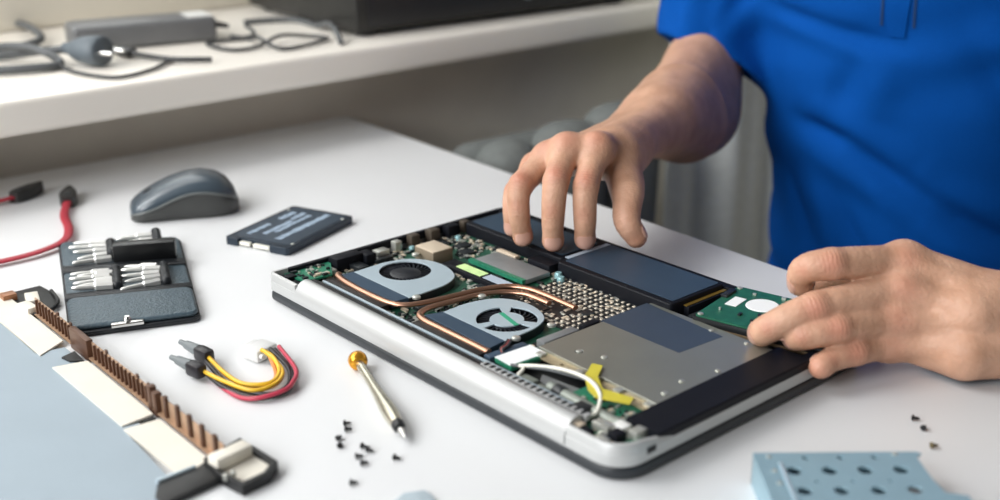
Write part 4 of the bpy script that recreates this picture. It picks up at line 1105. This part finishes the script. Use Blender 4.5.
for H_, dv_ in ((RH, dr), (LH, dl)):
    for k_ in ('index', 'middle', 'ring', 'little', 'thumb'):
        J_ = H_[k_]
        for q_, rad_, str_ in ((1, .0080, .26), (2, .0055, .2)):
            ax_ = unit(unit(J_[q_]-J_[q_-1]) + unit(J_[q_+1]-J_[q_])); bend_ = unit(J_[q_]-J_[q_-1]) - unit(J_[q_+1]-J_[q_])
            d_ = unit(bend_ + dv_*.25); c_ = J_[q_] + d_*RAD[k_][q_]*.6
            m_ = str_*np.exp(-((V_-c_)**2).sum(1)/(rad_*rad_))
            up_ = m_ > cm_
            cu_[up_] = (((V_-J_[q_]) @ ax_)*1000)[up_]; cm_[up_] = m_[up_]
for nm_, arr_ in (('crease_along', cu_), ('crease_depth', cm_)):
    t_ = me.attributes.new(nm_, 'FLOAT', 'POINT'); t_.data.foreach_set('value', arr_)
person = link_mesh('person', me, m_skin, angle=180)
tag(person, 'person in a blue polo shirt leaning over the laptop with both hands on its parts', 'person')

# fingernails of the right hand (the left hand's nails are turned away)
m_nail = mat('nail', 'cfa290', .3, var=.04, coat=.2)
def nail(J, r, dors, wd, F_):
    ax = unit(J[3]-J[2]); n_ = unit(dors - ax*(dors @ ax)); sd_ = np.cross(ax, n_)
    top_, bot_ = [], []
    b = MB(); NU, NV = 9, 9
    grid = []
    for i in range(NV+1):
        v = -1 + 2*i/NV
        hw = wd*(1 - .45*abs(v)**4)
        row = []
        for j in range(NU+1):
            a = hw*(-1 + 2*j/NU)
            o_ = J[3] + ax*(-.0014 + .0058*v); e_ = n_*math.cos(a) + sd_*math.sin(a)
            row.append((o_, e_))
        grid.append(row)
    O_ = np.array([q[0] for row in grid for q in row], np.float32); E_ = np.array([q[1] for row in grid for q in row], np.float32)
    l0 = np.full(len(O_), r*.5, np.float32); l1 = np.full(len(O_), r*2.0, np.float32)          # find the skin along each direction
    for _ in range(16):
        mm_ = (l0+l1)/2; ins = F_(O_ + E_*mm_[:, None]) < 0
        l0 = np.where(ins, mm_, l0); l1 = np.where(ins, l1, mm_)
    pts_ = (O_ + E_*(l0 + .0004)[:, None]).reshape(len(grid), -1, 3).astype(float)
    grid = [list(row) for row in pts_]
    g1 = [[b.bm.verts.new(Vector(p*1000)) for p in row] for row in grid]
    g2 = [[b.bm.verts.new(Vector((p - n_*.0012)*1000)) for p in row] for row in grid]
    for i in range(NV):
        for j in range(NU):
            b.bm.faces.new((g1[i][j], g1[i][j+1], g1[i+1][j+1], g1[i+1][j])); b.bm.faces.new((g2[i][j], g2[i+1][j], g2[i+1][j+1], g2[i][j+1]))
    ring = [(0, j) for j in range(NU+1)] + [(i, NU) for i in range(1, NV+1)] + [(NV, j) for j in range(NU-1, -1, -1)] + [(i, 0) for i in range(NV-1, 0, -1)]
    for p, q in zip(ring, ring[1:] + ring[:1]):
        b.bm.faces.new((g1[p[0]][p[1]], g2[p[0]][p[1]], g2[q[0]][q[1]], g1[q[0]][q[1]]))
    return b.build('fingernail', m_nail, person, angle=60)
for k, dv in (('index', A(-.05, -1, .10)), ('middle', A(-.05, -1, .10)), ('ring', A(.05, -1, .10)), ('little', A(-.5, -1, .1)), ('thumb', A(.85, .1, .5))):
    nail(RH[k], RAD[k][3], unit(dv), .85, right)
for k, dv in (('index', A(-1, .0, -.1)), ('middle', A(-1, .0, -.2)), ('ring', A(-1, .0, -.2)), ('little', A(-.5, .7, -.1)), ('thumb', A(-.1, .45, .85))):
    nail(LH[k], RAD[k][3]*1.06, unit(dv), .85, left)

# polo shirt
FOLDS = [((.285, 1.17, .058), (.345, 1.16, .046), .010, -.014), ((.345, 1.16, .046), (.425, 1.14, -.006), .011, -.016), ((.425, 1.14, -.006), (.52, 1.12, -.07), .012, -.014),
         ((.30, 1.17, .030), (.42, 1.14, -.03), .015, .010), ((.42, 1.14, -.03), (.50, 1.12, -.09), .015, .008), ((.29, 1.17, .085), (.42, 1.14, .030), .018, .008),
         ((.265, 1.22, .174), (.32, 1.18, .162), .008, -.010), ((.32, 1.18, .162), (.39, 1.15, .148), .008, -.009), ((.27, 1.21, .158), (.38, 1.15, .133), .010, .006),
         ((.35, 1.16, .135), (.33, 1.17, .075), .014, -.006), ((.375, 1.14, .13), (.36, 1.15, .07), .020, .008),
         ((.318, 1.18, -.09), (.292, 1.20, -.015), .008, -.012), ((.340, 1.16, -.10), (.312, 1.18, -.005), .012, .009), ((.375, 1.14, -.10), (.335, 1.16, -.02), .009, -.010),
         ((.410, 1.13, -.10), (.37, 1.14, -.01), .014, .006), ((.245, 1.29, .14), (.275, 1.26, .24), .010, -.010), ((.222, 1.27, .12), (.228, 1.28, .21), .010, -.007), ((.205, 1.29, .13), (.212, 1.30, .20), .010, .005),
         ((.44, 1.12, .16), (.52, 1.10, .05), .014, -.007), ((.46, 1.12, .17), (.54, 1.10, .06), .016, .006)]
HEM_R = A(.2310, 1.305, .110); HEM_L = A(.570, 1.01, .165)
ax_r = unit(S_r - HEM_R); ax_l = unit(S_l - HEM_L)
sl_r = union([cap(HEM_R - ax_r*.06 + A(-.001, -.004, 0), S_r, .0540, .063)], .01)
sl_l = cap(HEM_L - ax_l*.03, S_l, .0580, .066)
in_r0 = cap(HEM_R - ax_r*.08 + A(-.001, -.004, 0), HEM_R + ax_r*.06 + A(-.001, -.004, 0), .0465, .0475); in_l0 = cap(HEM_L - ax_l*.05, HEM_L + ax_l*.05, .0535, .054)
def in_r(P): return np.maximum(in_r0(P), (P-HEM_R) @ ax_r - .014)
def in_l(P): return np.maximum(in_l0(P), (P-HEM_L) @ ax_l - .014)
hem_nr = unit(ax_r + A(.34, -.22, 0)); hem_nl = ax_l
def wavy(P):
    return .0016*np.sin(P[:, 0]*38 + 5*np.sin(P[:, 2]*21) + P[:, 1]*17) + .0010*np.sin(P[:, 2]*60 + P[:, 0]*45 + 3*np.sin(P[:, 1]*30))
def UZ(P): return np.stack([(P-BM) @ BR, P[:, 2]], 1)      # across the chest, and up
def shirt_outer(P):
    pu = UZ(P); front = np.clip(((P-BM) @ BF)/.03, 0, 1)
    t = torso(P, .010)
    t = np.maximum(t, P[:, 2]-.395)
    s1 = np.maximum(sl_r(P), (HEM_R-P) @ hem_nr); s2 = np.maximum(sl_l(P), (HEM_L-P) @ hem_nl)
    d = smin(smin(t, s1, .030), s2, .030) + wavy(P)
    for a, b_, w_, amp in FOLDS:
        a = UZ(A(*a)[None])[0]; b_ = UZ(A(*b_)[None])[0]; ab = b_-a
        tt = np.clip(((pu-a) @ ab)/float(ab @ ab), 0, 1)
        dist2 = ((pu-(a+tt[:, None]*ab))**2).sum(1)
        d -= .6*front*amp*np.exp(-dist2/(w_*w_))*np.sin(np.pi*np.clip(tt, .04, .96))**.5
    return d
def shirt_f(P):
    d = shirt_outer(P)
    return np.maximum(d, -np.minimum(in_r(P), in_l(P)))
V_, Q_ = nets(shirt_f, (.12, .90, -.36), (.74, 1.56, .44), .0038)
V_ = relax(V_, Q_, 2)
m_shirt = mat('blue_cotton', '034896', .85, var=.10, scale=900, bump=.18, bscale=2600, spec=.08)
shirt = link_mesh('polo_shirt', mesh_from('polo_shirt', V_, Q_), m_shirt, person, angle=180)
# placket: a narrow raised strip with a pinched lower end, two buttons
def on_front(us, zs):
    """points of the shirt surface straight ahead of the body axis"""
    base = (BM[None] + BR[None]*np.array(us)[:, None] + A(0, 0, 1)[None]*np.array(zs)[:, None]).astype(np.float32)
    lo_ = np.zeros(len(base), np.float32); hi_ = np.full(len(base), .30, np.float32)
    for _ in range(22):
        m_ = (lo_+hi_)/2; ins = shirt_outer(base + BF[None]*m_[:, None]) < 0
        lo_ = np.where(ins, m_, lo_); hi_ = np.where(ins, hi_, m_)
    return base + BF[None]*lo_[:, None]
def strip(name, u0, u1, z0, z1, t0, t1, n=24, m_=None, par=None, w0=1.0):
    us, zs = [], []; c0 = (u0+u1)/2
    for i in range(n+1):
        k = w0 + (1-w0)*min(1, i/(n*.3))
        us += [c0 + (u0-c0)*k, c0, c0 + (u1-c0)*k]; zs += [z0 + (z1-z0)*i/n]*3
    P_ = on_front(us, zs).reshape(n+1, 3, 3)
    rings = [[Vector(p*1000) for p in (L_[0] + BF*t0, L_[0] + BF*t1*.8, L_[1] + BF*t1, L_[2] + BF*t1*.8, L_[2] + BF*t0, L_[1] + BF*t0)] for L_ in P_]
    b = MB(); b.loft(rings); return b.build(name, m_ or m_shirt, par or shirt, angle=50)
pk = strip('placket', -.014, .014, .158, .392, -.002, .0024, w0=.55)
m_seam = mat('dark_blue_seam', '0d3566', .9, var=.05)
for s_ in (-1, 1):
    strip('placket_seam', s_*.0152-.0014, s_*.0152+.0014, .168, .388, -.001, .0010, m_=m_seam, par=pk)
for z in (.24, .32):
    p = on_front([0], [z])[0] + BF*.0026
    b = MB(); b.lathe([(5.2, 0), (5.6, .8), (5.0, 1.8), (3.6, 1.5)], Vector(p*1000), Vector(BF), n=20); b.build('button', mat('blue_button', '1d4f8c', .3, var=.04), pk)
# collar
rings = []
for k in range(36):
    a = 2*PI*k/36; dd = BR*math.sin(a)*.072 + BF*(math.cos(a)*.070 - .012)
    c_ = BM + A(0, 0, .395) + dd; o_ = unit(dd)
    drop = .030*(.5 + .5*math.cos(a))
    rings.append([Vector((c_ + o_*x + A(0, 0, y - drop))*1000) for x, y in ((-.004, .032), (.003, .034), (.022, -.004), (.018, -.008), (.000, .020), (-.006, .000))])
b = MB(); R0 = [[b.bm.verts.new(p) for p in r] for r in rings]
for k in range(36):
    a, c_ = R0[k], R0[(k+1) % 36]
    if k in (17,) and False: continue
    for j in range(6): b.bm.faces.new((a[j], a[(j+1) % 6], c_[(j+1) % 6], c_[j]))
b.build('collar', m_shirt, shirt, angle=60)

# hair, eyes, eyebrows, trousers, shoes (above and below the frame)
hairf = union([ell(hp(0, -.016, .040), (.083, .101, .094), HR), ell(hp(0, -.060, -.02), (.068, .052, .075), HR)], .02)
def hair(P):
    q = (P-HC) @ HR
    face = np.maximum(np.maximum(-(q[:, 1]-.046), q[:, 2]-.082 + .0*q[:, 1]), -(q[:, 2]+.30))
    return np.maximum(np.maximum(hairf(P) + .0022*np.sin(q[:, 0]*260 + 6*np.sin(q[:, 1]*50)), -face), -.085-q[:, 2])
V_, Q_ = nets(hair, HC - .14, HC + .16, .005)
link_mesh('hair', mesh_from('hair', relax(V_, Q_, 1), Q_), mat('brown_hair', '3a2a20', .6, var=.3, scale=300, bump=.3, bscale=600), person, angle=180)
m_eye = mat('eye_white', 'efeae4', .2, var=.01); m_iris = mat('iris_brown', '3c2a1c', .15, var=.2)
for s_ in (-1, 1):
    c_ = hp(s_*.031, .070, .000)
    b = MB(); b.lathe([(11*math.sin(PI*k/12), -11*math.cos(PI*k/12)) for k in range(13)], Vector(c_*1000), Vector(BF), n=20); ey = b.build('eye', m_eye, person, angle=80)
    b = MB(); b.lathe([(.5, 11.4), (3, 11.2), (5, 10.3)], Vector(c_*1000), Vector(BF + A(0, 0, -.35)), n=18); b.build('iris', m_iris, ey, angle=80)
    b = MB(); b.tube([Vector(hp(s_*u, v, .024+w_)*1000) for u, v, w_ in ((.014, .096, -.002), (.030, .094, .004), (.050, .078, .000))], 3.2, n=8, flat=.6); b.build('eyebrow', MATS['brown_hair'], person, angle=80)
hipc = BM + A(0, 0, -.27) - BF*.05
legs = []
for s_ in (-1, 1):
    k0 = hipc + BR*s_*.09 + A(0, 0, -.02); k1 = hipc + BR*s_*.14 + BF*.38 + A(0, 0, -.02); k2 = k1 + A(0, 0, -.37) - BF*.06
    legs.append(union([cap(k0, k1, .085, .062), cap(k1, k2, .062, .052)], .03))
def trousers(P):
    return smin(union([ell(hipc, (.185, .145, .12), HR)] + legs, .05)(P), np.maximum(torso(P, .004), P[:, 2]+.24), .03)
V_, Q_ = nets(trousers, (-.15, .70, -.75), (.75, 1.62, -.05), .012)
link_mesh('trousers', mesh_from('trousers', relax(V_, Q_, 1), Q_), mat('dark_denim', '22262e', .85, var=.15, scale=500, bump=.2, bscale=1500), person, angle=180)
for s_ in (-1, 1):
    k2 = hipc + BR*s_*.14 + BF*.32 + A(0, 0, -.39); g = A(k2[0], k2[1], -.75)
    sh_ = union([cap(g + A(0, 0, .04) - BF*.03, g + A(0, 0, .034) + BF*.17, .038, .032), cap(g + A(0, 0, .05) - BF*.02, g + A(0, 0, .10), .042, .046)], .03)
    V_, Q_ = nets(lambda P: np.maximum(sh_(P), -.748-P[:, 2]), g - .3, g + .3, .007)
    link_mesh('shoe', mesh_from('shoe', relax(V_, Q_, 1), Q_), mat('black_shoe', '191919', .5, var=.1), person, angle=180)
